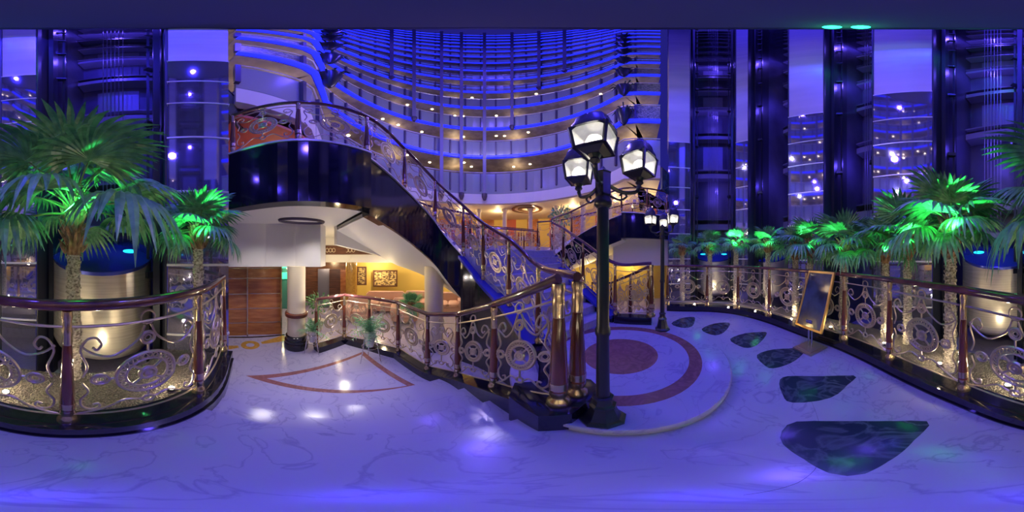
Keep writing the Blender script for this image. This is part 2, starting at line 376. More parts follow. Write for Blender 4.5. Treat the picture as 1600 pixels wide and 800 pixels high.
def railing(name, label, pts, group=None, big=(), detail=2, bow=True, h=1.05, extra_end=0, skip_bays=(), noposts=()):
    P = [Vector(p) for p in pts]; T = thing(name, label, 'railing', P[0], group)
    ns = 10
    path = catmull(P, ns) if bow else [a.lerp(b, j/ns) for a, b in zip(P, P[1:]) for j in range(ns)]+[P[-1]]
    def Q(i, t, w_):
        f = max(0, min(len(path)-1.0001, (i+t)*ns)); k = int(f); p = path[k].lerp(path[min(k+1, len(path)-1)], f-k); return p+Vector((0, 0, w_))
    up = lambda o: [p+Vector((0, 0, o)) for p in path]
    r = MB(); r.tube(up(h+.03), .034, 10 if detail > 1 else 6, ref=(0, 0, 1)); r.build('handrail', M['rail'], T, smooth=True)
    r = MB(); sd = 6 if detail > 1 else 4
    r.tube(up(.905*h), .009, sd, ref=(0, 0, 1)); r.build('upper_thin_rail', M['iron'], T, smooth=True); r = MB(); r.tube(up(.09*h), .009, sd, ref=(0, 0, 1)); r.build('lower_thin_rail', M['iron'], T, smooth=True)
    for i, p in enumerate(P):
        if i in noposts: continue
        baluster(T, p, h, 1.35 if i in big else 1.0, detail > 1)
    for i in range(len(P)-1):
        if i in skip_bays: continue
        L = (Vector(P[i+1][:2])-Vector(P[i][:2])).length; tn = (P[i+1]-P[i]); nr = Vector((-tn.y, tn.x, 0)).normalized()
        mp = lambda uv: Q(i, uv[0]/L+.5, uv[1])
        k = min(1.0, L/.9); R = .19*min(1, .25+.75*k); hw = L/2; cy = .50*h; rr = .0085
        n1 = 30 if detail > 1 else 16
        wh = MB()
        def tb(m, uv, r_=rr, closed=False, fl=None): m.tube([mp(a) for a in uv], r_, sd, closed=closed, ref=nr)
        tb(wh, circ((0, cy), R, n=n1), .012, True); tb(wh, circ((0, cy), R*.70, n=n1), .009, True)
        if detail > 1:
            nn = 15
            for ph in (0, .5):
                z = []
                for j in range(nn*2):
                    a = 2*PI*(j+ph*2)/(nn*2); rad = R*(.97 if j % 2 else .73); z.append((rad*math.cos(a), cy+rad*math.sin(a)))
                tb(wh, z, .0065, True)
        tb(wh, circ((0, cy), R*.26, n=14), .016 if detail > 1 else .02, True); tb(wh, circ((0, cy), R*.10, n=8), .014, True)
        for j in range(4):
            a = PI/4+j*PI/2; tb(wh, [(R*.26*math.cos(a), cy+R*.26*math.sin(a)), (R*.70*math.cos(a), cy+R*.70*math.sin(a))], .010)
        wh.build('scroll_wheel', M['iron'], T, smooth=True)
        s = MB()
        sx = hw-.05; mid = (R+hw)/2; sr = min(.05, (hw-R)/3.2)
        for sg in (-1, 1):
            # side ring with links
            xs = sg*(R+sr*1.5+.01)
            tb(s, circ((xs, cy), sr, n=14, sy=.9), .011, True); tb(s, circ((xs, cy), sr*.55, n=10), .006, True)
            tb(s, [(sg*R, cy), (xs-sg*sr, cy)]); 
            # tall wavy scroll near the post
            tb(s, catmull([Vector((sg*a, b, 0)) for a, b in [(sx-.085, .765*h), (sx-.105, .745*h), (sx-.13, .78*h), (sx-.10, .83*h), (sx-.05, .815*h), (sx-.02, .74*h), (sx-.055, .62*h), (max(abs(xs)+sr+.005, sx-.03), cy+.03)]], 4), rr)
            tb(s, catmull([Vector((sg*a, b, 0)) for a, b in [(max(abs(xs)+sr+.005, sx-.03), cy-.03), (sx-.06, .38*h), (sx-.02, .29*h), (sx-.03, .20*h), (sx-.08, .16*h), (sx-.12, .19*h), (sx-.115, .235*h), (sx-.085, .225*h)]], 4), rr)
            # swag from the post to the top ring
            tb(s, catmull([Vector((sg*a, b, 0)) for a, b in [(sx-.015, .78*h), (sx-.08, .725*h), (sx*.55, .69*h), (sx*.30, .74*h), (.055, .80*h), (.02, .88*h)]], 3), rr)
            # lower scroll from the bottom ring
            tb(s, catmull([Vector((sg*a, b, 0)) for a, b in [(.045, .22*h), (sx*.35, .25*h), (sx*.62, .17*h), (sx*.85, .12*h), (sx-.0, .10*h)]], 3), rr)
        tb(s, circ((0, .79*h), .042, n=14), .012, True); tb(s, circ((0, .79*h), .02, n=8), .006, True)
        tb(s, circ((0, .93*h), .045, n=14), .0075, True)
        tb(s, [(0, cy+R), (0, .79*h-.042)]); tb(s, circ((0, .215*h), .036, n=12), .011, True); tb(s, [(0, cy-R), (0, .25*h)])
        s.build('scrollwork', M['iron'], T, smooth=True)
    return T
railing('balustrade', 'curved iron scroll balustrade with dark handrail in front of the elevators and palms', kerb, detail=2)
railing('balustrade', 'iron scroll balustrade running down beside the short marble steps and round the lower landing', rl, detail=2, big=(0,), bow=False)
nst = [newel2, at(841, 2.05, .30), at(795, 2.6, .69), at(755, 3.1, 1.05), at(724, 3.4, 1.5), at(680, 3.6, 2.216), at(632, 3.0, 2.74), at(573, 2.25, 3.0), at(466, 1.95, 3.1), at(364, 2.29, 3.1)]
railing('balustrade', 'tall balustrade climbing the left side of the grand stair, green-lit at its top', nst, detail=2, big=(0,))
nstm = [at(1018, 3.15, .28), at(961, 3.25, .28), at(911, 3.8, .75), at(880, 4.4, 1.18), at(862, 4.9, 1.53), at(893, 6.0, 2.1), at(935, 6.0, 2.65), at(971, 5.9, 3.0), at(1011, 6.1, 3.1), at(1042, 6.5, 3.1)]
railing('balustrade', 'balustrade climbing the right side of the grand stair beyond the near street lamp', nstm, detail=1, big=(0,))
rlm = [at(1013, 3.3, .20), at(985, 3.8, -.03), at(955, 4.5, -.33), at(925, 5.2, -.45)]
railing('balustrade', 'short balustrade descending to the right lobby beside the far street lamp', rlm, detail=1, bow=False)

# ================================================================ GRAND STAIR
def side_path(P, o): # far string points
    return o
farm = [Vector((.95, 6.0, 1.65)), Vector((2.4, 7.2, 2.1)), Vector((4.1, 6.7, 2.6)), Vector((5.1, 5.6, 2.9))]
far = [Vector((-1.25, 4.75, 1.65)), Vector((-2.7, 4.5, 2.1)), Vector((-3.25, 3.1, 2.6)), Vector((-3.2, 1.7, 2.9))]
def wing_stair(nm, label, N, O, flip):
    T = thing('curved_stair', label, 'staircase', (N[0].x, N[0].y, 1.5))
    n = catmull(N, 8); o = catmull(O, 8); k = len(n)
    zt = [a.z-.10 for a in n]
    # side panel (navy) below the balustrade on the camera side
    mb = MB(); mb.ribbon(n, -.09, .05, [z-.83 for z in zt], [z+.10 for z in zt]); mb.build('side_panel', M['navy'], T)
    mb = MB(); mb.ribbon(n, -.115, .08, [z+.095 for z in zt], [z+.12 for z in zt]); mb.build('pale_edging', M['seam'], T)
    mb = MB(); mb.ribbon(o, -.06, .06, [z-1.15 for z in zt], [z+.12 for z in zt]); mb.build('outer_string', M['plaster'], T)
    # treads
    st = 11; mb = MB()
    for i in range(st):
        a = i/st*(k-1); b = (i+1)/st*(k-1)
        def g(L, f): j = min(int(f), k-2); return L[j].lerp(L[j+1], f-j)
        na, nb, oa, ob = g(n, a), g(n, b), g(o, a), g(o, b); z = g(n, b).z-.10
        mb.prism([tuple(na[:2]), tuple(nb[:2]), tuple(ob[:2]), tuple(oa[:2])], z-.30, z)
    mb.build('tread', M['marble'], T)
    # soffit: twisted white underside
    vs = []; fs = []; m = 6
    for i in range(k):
        for j in range(m+1):
            t = j/m; p = n[i].lerp(o[i], t); z = zt[i]-.83-.42*math.sin(t*PI/2)*min(1, 2.2*(1-i/(k-1))); vs.append((p.x, p.y, z))
    for i in range(k-1):
        for j in range(m): q = i*(m+1)+j; fs.append((q, q+1, q+m+2, q+m+1))
    # thickness
    nv = len(vs); vs += [(x, y, z+.06) for x, y, z in vs]; fs += [tuple(a+nv for a in f) for f in fs]
    mb = MB(); mb.add(vs, fs); mb.build('soffit', M['plaster'], T, smooth=True, recalc=True)
    return T
NL = [nst[4], nst[5], nst[6], nst[7]]
wing_stair('l', 'left curved flight of the grand stair with navy side panel and sweeping white underside', NL, far, False)
wing_stair('r', 'right curved flight of the grand stair with navy side panel behind the street lamps', nstm[4:8], farm, True)
# central flight
T = thing('central_stair', 'white marble central flight rising from the round dais between navy strings', 'staircase', tuple(axp(.9, 0, .1)))
mb = MB(); ns_ = 9; zl = 1.5
Lp = catmull(nst[1:5], 12); Rp = catmull(nstm[1:5], 12)
def gp(L, t): f = min(max(t, 0), 1)*(len(L)-1); k = min(int(f), len(L)-2); return L[k].lerp(L[k+1], f-k)
for i in range(ns_):
    z = DZ+(i+1)*(zl+.15-DZ)/ns_; t0 = .06+.94*i/ns_; t1 = .06+.94*(i+1)/ns_
    a, b, c, d = gp(Lp, t0), gp(Rp, t0), gp(Rp, t1), gp(Lp, t1)
    mb.prism([tuple(q[:2]) for q in (a, b, c, d)], -1.0, z)
    u = b-a; u.z = 0; mb.tube([(a.x, a.y, z-.015), (b.x, b.y, z-.015)], .014, 6)
mb.build('tread', M['marble'], T)
for N_ in (nst, nstm):
    n = catmull(N_[1:5], 8); mb = MB(); mb.ribbon(n, -.09, .09, -1.0, [p.z for p in n]); mb.build('side_string', M['navy'], T)
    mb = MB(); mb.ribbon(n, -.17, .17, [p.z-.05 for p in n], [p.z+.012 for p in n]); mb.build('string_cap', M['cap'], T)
n = catmull(nstm[:2], 4); mb = MB(); mb.ribbon(n, -.10, .10, -1.0, .28); struct('trim_11', mb, M['navy'])
mp_ = rlm
mb = MB(); mb.ribbon(mp_, -.10, .10, -1.0, [p.z for p in mp_]); struct('trim_12', mb, M['navy'])

# mezzanine slab behind the stair
MZ = 1.65
mez = [tuple(nst[4][:2]), (-1.25, 4.75), (-2.7, 4.6), (-4.2, 3.6), (-9.5, 3.2), (-9.5, 13), (0, 16), (9, 15), (13, 8), (11.5, 8), (7.2, 7.6), (4.6, 6.9), (2.4, 7.2), (.95, 6.0), tuple(nstm[4][:2])]
mb = MB(); mb.prism(mez, 1.28, MZ); struct('floor', mb, M['marble'])
# decks at the top of both curved flights
deck = [tuple(nst[7][:2]), tuple(catmull(nst[6:9], 4)[6][:2]), tuple(nst[8][:2]), tuple(catmull(nst[7:10], 4)[6][:2]), tuple(nst[9][:2]), (-2.75, -.75), (-9, -3.2), (-9, 3.2), (-4.3, 3.2), (-3.32, 3.1), (-3.2, 1.7)]
mb = MB(); mb.prism(deck, 2.17, 3.0); struct('floor', mb, M['plaster'])
mb = MB(); mb.prism([tuple(nstm[7][:2]), tuple(nstm[8][:2]), tuple(nstm[9][:2]), (6.3, 5.0), (8.6, 7.0), (7, 9), (4.1, 6.7), (5.1, 5.6)], 2.17, 3.0); struct('floor', mb, M['plaster'])
for N_, k, nm in ((nst, 7, 'trim_13'), (nstm, 7, 'trim_14')):
    n = catmull(N_[5:10], 8)[16:]; mb = MB(); mb.ribbon(n, -.10, .10, 2.15, 3.10); struct(nm, mb, M['navy'])
    mb = MB(); mb.ribbon(n, -.115, .115, 3.08, 3.11); struct(nm.replace('13', '15').replace('14', '16'), mb, M['seam'])
# dropped white fascia on the left and frieze
fa = [(-3.12, -.95), (-3.25, -.56), (-3.34, .2), (-3.25, .8), (-3.04, 1.27), (-3.3, 1.5), (-5.2, 2.3), (-9, 2.4), (-9, -3), (-3.4, -2.4)]
mb = MB(); mb.prism(fa, 1.28, 2.17); struct('wall_left', mb, M['plaster'])
mb = MB(); mb.prism([tuple(at(958, 6.5)[:2]), tuple(at(1044, 6.95)[:2]), tuple(at(1044, 8.2)[:2]), tuple(at(958, 8.0)[:2])], 1.1, 2.17); struct('wall_right', mb, M['plaster'])
fr = [(-5.2, 2.3), (-4.75, 3.1), (-3.9, 3.75), (-2.9, 4.45)]
T = thing('frieze', 'brown ornamental pierced frieze over the lobby, under the curved stair', 'frieze', (-4.5, 3.0, 1.5))
mb = MB(); mb.ribbon([Vector(p) for p in fr], -.03, .03, 1.55, 1.86); mb.build('band', M['darkwood'], T)
mb = MB()
pp = catmull([Vector((*p, 1.7)) for p in fr], 8)
for i in range(0, len(pp)-1):
    t = (pp[i+1]-pp[i]).normalized(); nr = Vector((t.y, -t.x, 0))
    c = pp[i]+nr*.045
    mb.tube([c+t*.055*math.cos(a)+Vector((0, 0, .07*math.sin(a))) for a in [j*PI/4 for j in range(8)]], .012, 4, closed=True, ref=nr)
mb.build('ornament', M['cream'], T)
mb = MB(); mb.ribbon([Vector(p) for p in fr], 0, .08, 1.28, 2.17); struct('wall_back', mb, M['plaster'])
# elliptical rim recessed in the soffit
mb = MB(); c = AZ(472, 357, 3.0); mb.tube([(c.x+.42*math.cos(a)*.45, c.y+.42*math.sin(a), 2.155) for a in [j*PI/12 for j in range(24)]], .03, 6, closed=True)
tag(mb.build('ceiling_ring', M['bracket'], loc=tuple(c)), 'dark oval metal rim set in the white stair soffit', 'ceiling ornament')

# outer balustrades of the curved flights and mezzanine rows
railing('balustrade', 'outer balustrade of the left curved flight, seen behind the nearer one', [Vector((p.x, p.y, p.z+.05)) for p in far]+[Vector((-4.3, 1.95, 3.0))], detail=1)
railing('balustrade', 'outer balustrade of the right curved flight, beyond the navy panel', [Vector((p.x, p.y, p.z+.05)) for p in farm]+[Vector((6.2, 5.3, 3.0))], detail=1)
railing('balustrade', 'lower straight balustrade across the mezzanine behind the central flight', [axp(6.1, -2.7+i*.9, MZ+.02) for i in range(7)], detail=1, bow=False)
mb = MB(); mb.prism([tuple(axp(8.0, -5.5)[:2]), tuple(axp(8.0, 5.5)[:2]), tuple(axp(11, 5.5)[:2]), tuple(axp(11, -5.5)[:2])], MZ, MZ+.45); struct('floor', mb, M['marble'])
railing('balustrade', 'upper rear balustrade across the raised restaurant floor', [axp(8.1, -3.6+i*.9, MZ+.47) for i in range(9)], detail=1, bow=False)

# ================================================================ ATRIUM RINGS
NLEV = 15; FH = 2.98; ZB0 = 5.6
arc = [(A0.x+5*math.cos(math.radians(a)), A0.y+5*math.sin(math.radians(a))) for a in [219-i*5.5 for i in range(41)]]
vp = [(-2.42, -.30), (-2.72, .3), (-3.0, .85), (-3.25, 1.15), (-3.7, 1.42)]+arc+[(4.5, 4.75), (5.2, 4.05)]
vp = [Vector(p) for p in vp]
ORD = ['first', 'second', 'third', 'fourth', 'fifth', 'sixth', 'seventh', 'eighth', 'ninth', 'tenth', 'eleventh', 'twelfth', 'thirteenth', 'fourteenth', 'fifteenth']
def normals(P):
    out = []
    for i in range(len(P)):
        t = (P[min(i+1, len(P)-1)]-P[max(i-1, 0)]).normalized(); out.append(Vector((-t.y, t.x)))
    return out
vn = normals(vp)
for k in range(NLEV):
    z = ZB0+FH*k
    T = thing('balcony', ('lowest curved balcony ring above the mezzanine, without a blue strip' if k == 0 else 'curved hotel balcony ring with blue light strip, %s above the lowest plain ring' % ORD[k-1]), 'balcony', (A0.x, A0.y, z), 'balcony rings of the atrium')
    mb = MB(); mb.ribbon(vp, 0, .10, z, z+1.55)
    mb.mi = 1
    for i in range(0, len(vp), 2):
        p = vp[i]; nn = vn[i]; c = p-nn*.05; an = math.atan2(nn.y, nn.x)
        mb.box((c.x, c.y, z+.85), (.10, .09, 1.3), an)
    ns = len(vp)-1
    for i in list(range(0, 5))+[ns-2, ns-1]:
        for j in (3, 2, 1, 0): mb.m[4*i+j] = 2 if k > 0 else 0
    mb.build('parapet', [M['parapet'], M['bracket'], M['mosaic']], T)
    mb = MB(); mb.ribbon(vp, .02, 2.6, z-.16, z+.0); mb.build('slab', M['slab'], T)
    mb = MB(); mb.tube([(p.x-n_.x*.03, p.y-n_.y*.03, z+1.62) for p, n_ in zip(vp, vn)], .03, 5, ref=(0, 0, 1)); mb.build('top_rail', M['seam'], T)
    if k > 0:
        mb = MB(); mb.ribbon(vp, -.16, -.002, z-.10, z+.10); mb.build('light_strip', M['led'], T)
    if k > 3:
        mb = MB(); mb.ribbon(vp, -.02, .0, z+1.0, z+1.05); mb.build('light_line', M['leddim'], T)
mb = MB(); mb.ribbon(vp, 2.4, 2.6, 5.0, ZB0+FH*NLEV); struct('wall_atrium', mb, M['corridor'])
# plain white fascia under the lowest ring, and restaurant ceiling
mb = MB(); mb.ribbon(vp[4:], -.02, .25, 4.9, 5.58); struct('trim_17', mb, M['plaster'])
mb = MB(); mb.ribbon(vp[4:], .1, 5.2, 4.84, 4.92); struct('ceiling', mb, M['cream'])
mb = MB(); mb.ribbon(vp[:6], .05, 4.5, 4.4, 4.48); struct('ceiling', mb, M['red'])
mb = MB(); mb.ribbon(vp[:6], .0, .2, 4.9, 5.58); struct('trim_18', mb, M['plaster'])
mb = MB(); mb.ribbon([(-6.5, -3), (-6.9, 0), (-7.2, 3.5)], 0, .15, 2.9, 5.6); struct('wall_wing', mb, M['cream'])
rc = at(823, 11.3); mb = MB(); annulus(mb, rc, .85, 1.05, 4.80, 4.845, 40); annulus(mb, rc, .35, .62, 4.80, 4.845, 32)
tag(mb.build('ceiling_rosette', M['darkwood'], loc=(rc.x, rc.y, 4.82)), 'brown ringed rosette on the yellow restaurant ceiling', 'ceiling ornament')
# restaurant back wall in red, yellow and wood bays
mb = MB(); arcw = [Vector((A0.x+9.6*math.cos(math.radians(a)), A0.y+9.6*math.sin(math.radians(a)))) for a in [215-i*6 for i in range(35)]]
for i in range(len(arcw)-1):
    mb.mi = [0, 1, 0, 2][i % 4]; mb.ribbon([arcw[i], arcw[i+1]], 0, .2, MZ, 4.86)
struct('wall_restaurant', mb, [M['yellow'], M['red'], M['woodpanel']])
for i in range(0, 34, 3):
    a = math.radians(205-i*5.6); p = (A0.x+6.2*math.cos(a), A0.y+6.2*math.sin(a))
    mb = MB(); mb.lathe([(.20, MZ), (.20, MZ+.3), (.15, MZ+.35), (.15, 4.6), (.22, 4.7), (.22, 4.84)], (p[0], p[1], 0), 14)
    tag(mb.build('column', M['cream'], smooth=True, loc=(p[0], p[1], MZ)), 'round cream column standing in the restaurant behind the grand stair', 'column', 'restaurant columns')
# vertical purple-lit tubes in front of the rings
def ray_circle(px, R):
    lo, _ = lonlat(px); d = Vector((math.sin(lo), math.cos(lo))); b = d.dot(A0); c = A0.length_squared-R*R; return d*(b+math.sqrt(b*b-c))
for px, z0, txt in [(612, 17.3, 'leftmost, ending high up'), (647, 11.5, 'second from the left'), (690, 5.4, 'left of the three that reach lowest'), (721, 5.4, 'middle of the three that reach lowest'), (757, 5.4, 'right of the three that reach lowest'), (800, 11.5, 'hanging just left of the near street lamp'), (842, 17.3, 'ending above the near street lamp'), (882, 20.3, 'rightmost and shortest')]:
    p = ray_circle(px, 4.72); T = thing('facade_post', 'tall slim vertical post over the balcony rings, '+txt, 'post', (p.x, p.y, z0), 'posts over the balcony rings')
    mb = MB(); mb.box((p.x, p.y, (z0+ZB0+FH*NLEV)/2), (.20, .20, ZB0+FH*NLEV-z0), math.radians(-(px-800)*.225)); mb.build('shaft', M['postgrey'], T)
    mb = MB(); mb.lathe([(.08, z0-.35), (.17, z0-.1), (.17, z0+.1)], (p.x, p.y, 0), 10); mb.build('finial', M['bracket'], T)
# downlights in the galleries
dl = None
mb = MB(); mb.lathe([(.075, 0), (.085, .03)], (0, 0, 0), 10)
dl = mb.build('ceiling_light', M['warmlight'])
tag(dl, 'small warm round light under a balcony slab of the atrium', 'ceiling light', 'small round lights under the balcony slabs')
first = True
for k in range(0, 8):
    for i in range(1, len(vp)-1):
        if random.random() > (.30 if k < 4 else .16): continue
        p = vp[i]+vn[i]*(.5+random.random()*.9)
        o = dl if first else dl.copy()
        if not first: COL.objects.link(o)
        o.location = (p.x, p.y, ZB0+FH*(k+1)-.19); first = False
for i, a in enumerate([200, 170, 140, 115, 92, 70, 45, 20]):
    p = Vector((A0.x+6.6*math.cos(math.radians(a)), A0.y+6.6*math.sin(math.radians(a))))
    lamp('restaurant_lamp', 'POINT', (p.x, p.y, 4.5), WARM, 60, .06)
for k in range(0, 5):
    for a in (205, 160, 120, 80, 35, 5):
        p = Vector((A0.x+6.1*math.cos(math.radians(a)), A0.y+6.1*math.sin(math.radians(a))))
        lamp('gallery_lamp', 'POINT', (p.x, p.y, ZB0+FH*k+2.3), WARM, 26 if k < 2 else 14, .05)
for k in (1, 2, 3, 4):
    p = Vector((-3.9, .3)); lamp('wing_lamp', 'POINT', (p.x, p.y, ZB0+FH*k-.8), WARM, 30, .05)
# dark hanging planters at the corners of the rings
for k in range(1, 9):
    for side, (x, y) in (('left', (-3.55, 1.72)), ('right', (4.05, 4.95))):
        z = ZB0+FH*k
        T = thing('hanging_planter', 'dark conical planter at the %s corner of the atrium, %s from the bottom' % (side, ORD[k-1]), 'planter', (x, y, z), 'planters on the atrium corners')
        mb = MB(); mb.lathe([(.05, z-.45), (.16, z-.2), (.28, z+.5), (.33, z+.75), (.33, z+.8)], (x, y, 0), 12); mb.build('bowl', M['lampblack'], T, smooth=True)
        mb = MB()
        for j in range(26):
            a = random.random()*2*PI; r = random.uniform(.1, .45); h_ = random.uniform(.05, .35)
            mb.tube([(x+.15*math.cos(a), y+.15*math.sin(a), z+.7), (x+r*math.cos(a), y+r*math.sin(a), z+.85+h_), (x+r*1.4*math.cos(a), y+r*1.4*math.sin(a), z+.6+h_*.5)], [.02, .04, .005], 4)
        mb.build('foliage', M['basket'], T)

# ================================================================ ELEVATOR WALL
ZC = 7.1; TOP = 46
def pillar(pa, da, pb, db, name, idx):
    a = at(pa, da); b = at(pb, db); t = (b-a).normalized(); n = Vector((a.x+b.x, a.y+b.y, 0)).normalized()
    nn = Vector((-t.y, t.x, 0)); nn = nn if nn.dot(n) > 0 else -nn
    q = [a, b, b+nn*1.1, a+nn*1.1]
    mb = MB(); mb.prism([tuple(p[:2]) for p in q], -1.0, ZC); mb.mi = 1
    e = .012
    for z in (.36, 1.38, 2.41, 3.44, 4.47, 5.5, 7.08):
        mb.prism([tuple((a-nn*e-t*e)[:2]), tuple((b-nn*e+t*e)[:2]), tuple((b+nn*(1.1)+t*e)[:2]), tuple((a+nn*1.1-t*e)[:2])], z-.016, z+.016)
    struct('wall_%s' % name, mb, [M['mirror'], M['seam']])
    mb = MB(); mb.prism([tuple((p+nn*.03)[:2]) for p in q], ZC, TOP); struct('wall_%s_upper' % name, mb, M['plaster_up'])
    return a, b, nn
PA = pillar(1045, 6.6, 1078, 6.7, 'pier_far', 0)
PB = pillar(1150, 6.7, 1168, 6.5, 'pier_slim', 1)
PC = pillar(1232, 4.9, 1286, 4.6, 'pier_middle', 2)
PD = pillar(1365, 3.7, 1456, 3.5, 'pier_broad', 3)
PE = pillar(1603, 2.85, 1656, 2.75, 'pier_near', 4)
PF = pillar(262, 2.2, 357, 2.22, 'pier_left', 5)
SH = [(PA[1], PB[0], 1115, 8.0, 'far'), (PB[1], PC[0], 1200, 7.6, 'second'), (PC[1], PD[0], 1322, 5.2, 'middle'), (PD[1], PE[0], 1562, 4.07, 'fourth'), (PE[1], PF[0], 160, 3.1, 'near')]
TXT = ['farthest, just right of the far street lamp', 'second from the far street lamp', 'behind the palms by the poster stand', 'behind the broad palm with bright green crown', 'directly behind the largest palm']
for i, (a, b, cpx, cdist, nm) in enumerate(SH):
    c = at(cpx, cdist); mid = (a+b)/2; t = (b-a).normalized(); nn = Vector((-t.y, t.x, 0)); nn = nn if nn.dot(mid) > 0 else -nn
    W = (b-a).length; dep = 2.3; yaw = math.atan2(t.y, t.x)
    if i == 1: dep = 2.6
    T = thing('elevator_shaft', 'open blue-lit elevator shaft with cables, '+TXT[i], 'elevator shaft', (mid.x, mid.y, -1), 'elevator shafts')
    mb = MB(); bk = mid+nn*dep; mb.box((bk.x, bk.y, (TOP-1)/2), (W+.24, .15, TOP+1), yaw)
    for s in (-1, 1):
        p = mid+t*s*(W/2+.06)+nn*(dep/2+.62); mb.box((p.x, p.y, (TOP-1)/2), (.12, dep-1.0, TOP+1), yaw)
    mb.build('shaft_wall', M['shaft'], T)
    for k in range(15):
        z = 3.0+k*2.98; p = mid+nn*(dep-.32)
        mb = MB(); mb.box((p.x, p.y, z), (W*.98, .45, .30), yaw); mb.build('cross_beam', M['shaftpanel'], T)
        mb = MB(); mb.box((p.x, p.y, z+.4), (W*.98, .5, .06), yaw)
        q = mid+nn*(dep-.11); mb.box((q.x, q.y, z+1.5), (W*.56, .08, 1.9), yaw); mb.build('landing_door', M['shaftpanel'] if k % 2 else M['shaft'], T)
    for s in (-1, 1):                                    # guide posts
        p = mid+t*s*(W/2-.13)+nn*.35
        mb = MB(); mb.box((p.x, p.y, TOP/2-.5), (.10, .16, TOP+1), yaw)
        g = mid+t*s*(W/2-.25)+nn*.55; mb.box((g.x, g.y, TOP/2-.5), (.05, .05, TOP+1), yaw)
        for k in range(14): mb.box(((p+g).x/2, (p+g).y/2, 1.2+k*3), (.26, .12, .10), yaw+.6)
        mb.build('guide_post', M['darkmetal'], T)
    for s in (-1, 1):
        p = mid+t*s*(W/2-.02)+nn*.56; mb = MB(); mb.box((p.x, p.y, TOP/2-.5), (.03, 1.1, TOP+1), yaw); mb.build('jamb', M['jamb'], T)
    mb = MB()
    for j in range(6):
        p = mid+nn*(dep*.62)+t*((j-2.5)*.09); mb.tube([(p.x, p.y, 1.4), (p.x, p.y, TOP)], .010, 4, ref=(1, 0, 0))
    mb.build('cables', M['cable'], T)
    # glass-fronted car body: steel drum with sloping blue roof
    if i != 2:
        R = .92; cc = c
        T = thing('elevator_car', 'steel elevator car drum with sloping blue top, '+TXT[i], 'elevator car', (cc.x, cc.y, 0), 'elevator cars')
        n_ = 40; view = Vector((-cc.x, -cc.y, 0)).normalized(); sd = Vector((-view.y, view.x, 0))
        vs = []; rows = [(-.35, .60), (-.15, .86), (.0, R), (.02, R)]
        top = lambda ax: 1.585-.335*ax       # ax = +1 nearest the lens, falls towards it
        for (z, r) in rows:
            for j in range(n_):
                an = 2*PI*j/n_; q = cc+view*math.cos(an)*r+sd*math.sin(an)*r; vs.append((q.x, q.y, z))
        for j in range(n_):
            an = 2*PI*j/n_; q = cc+view*math.cos(an)*R+sd*math.sin(an)*R; vs.append((q.x, q.y, top(math.cos(an))-.02))
        fs = [(r_*n_+j, r_*n_+(j+1) % n_, (r_+1)*n_+(j+1) % n_, (r_+1)*n_+j) for r_ in range(4) for j in range(n_)]+[tuple(range(n_))]
        mb = MB(); mb.add(vs, fs); mb.build('drum', M['steel'], T, smooth=True)
        vs = []
        for dz, r in ((-.02, R), (0.03, R*1.01), (.05, R*.98)):
            for j in range(n_):
                an = 2*PI*j/n_; q = cc+view*math.cos(an)*r+sd*math.sin(an)*r; vs.append((q.x, q.y, top(math.cos(an))+dz))
        # roof body swelling to a level back edge
        fs = [(r_*n_+j, r_*n_+(j+1) % n_, (r_+1)*n_+(j+1) % n_, (r_+1)*n_+j) for r_ in range(2) for j in range(n_)]+[tuple(2*n_+j for j in range(n_)), tuple(range(n_))]
        mb = MB(); mb.add(vs, fs); mb.build('sloping_roof', M['carroof'], T, smooth=True)
        for s in (-1, 1):
            ax = .15; q = cc+view*ax*R+sd*s*.55*R; slope = 0
            e1 = sd; e2 = (view-Vector((0, 0, .335/R))).normalized()
            z = 1.585-.335*ax+.05; pts = [Vector((q.x, q.y, z))+e1*.13*math.cos(a_)+e2*.09*math.sin(a_) for a_ in [k_*PI/8 for k_ in range(16)]]
            n0 = e1.cross(e2).normalized(); n0 = n0 if n0.z > 0 else -n0
            vs = [p-n0*.03 for p in pts]+[p+n0*.012 for p in pts]
            mb = MB(); mb.add(vs, [tuple(range(16)), tuple(range(16, 32))]+[(k_, (k_+1) % 16, 16+(k_+1) % 16, 16+k_) for k_ in range(16)])
            mb.build('roof_oval', M['tealight'], T)  # emissive turquoise oval lying on the slope
        q = cc+view*(R+.32); lamp('car_fill', 'POINT', (q.x, q.y, .12), (1, .82, .52), 9 if i > 2 else 14, .02)  # warm fill added in front of the drum foot
        mb = MB(); q = cc-view*R*.5; mb.box((q.x, q.y, 2.05), (1.35, .5, .14), math.atan2(sd.y, sd.x)); mb.build('car_sling', M['shaftpanel'], T)
    p = mid+nn*1.1
    lamp('shaft_blue', 'POINT', (p.x, p.y, 5.0), BLUE, 50, .06); lamp('shaft_blue', 'POINT', (p.x, p.y, 11.0), BLUE, 80, .06); lamp('shaft_blue', 'POINT', (p.x, p.y, 20.0), BLUE, 140, .06)
    for s in (-1, 1):
        g = mid+t*s*(W/2-.3)+nn*.15
        if i in (2, 3, 4) or s < 0: lamp('shaft_green', 'POINT', (g.x, g.y, 2.2), GREEN, 4, .03)
    if i in (2, 3): lamp('shaft_green_top', 'POINT', (mid.x, mid.y, 11.5), GREEN, 18, .03)
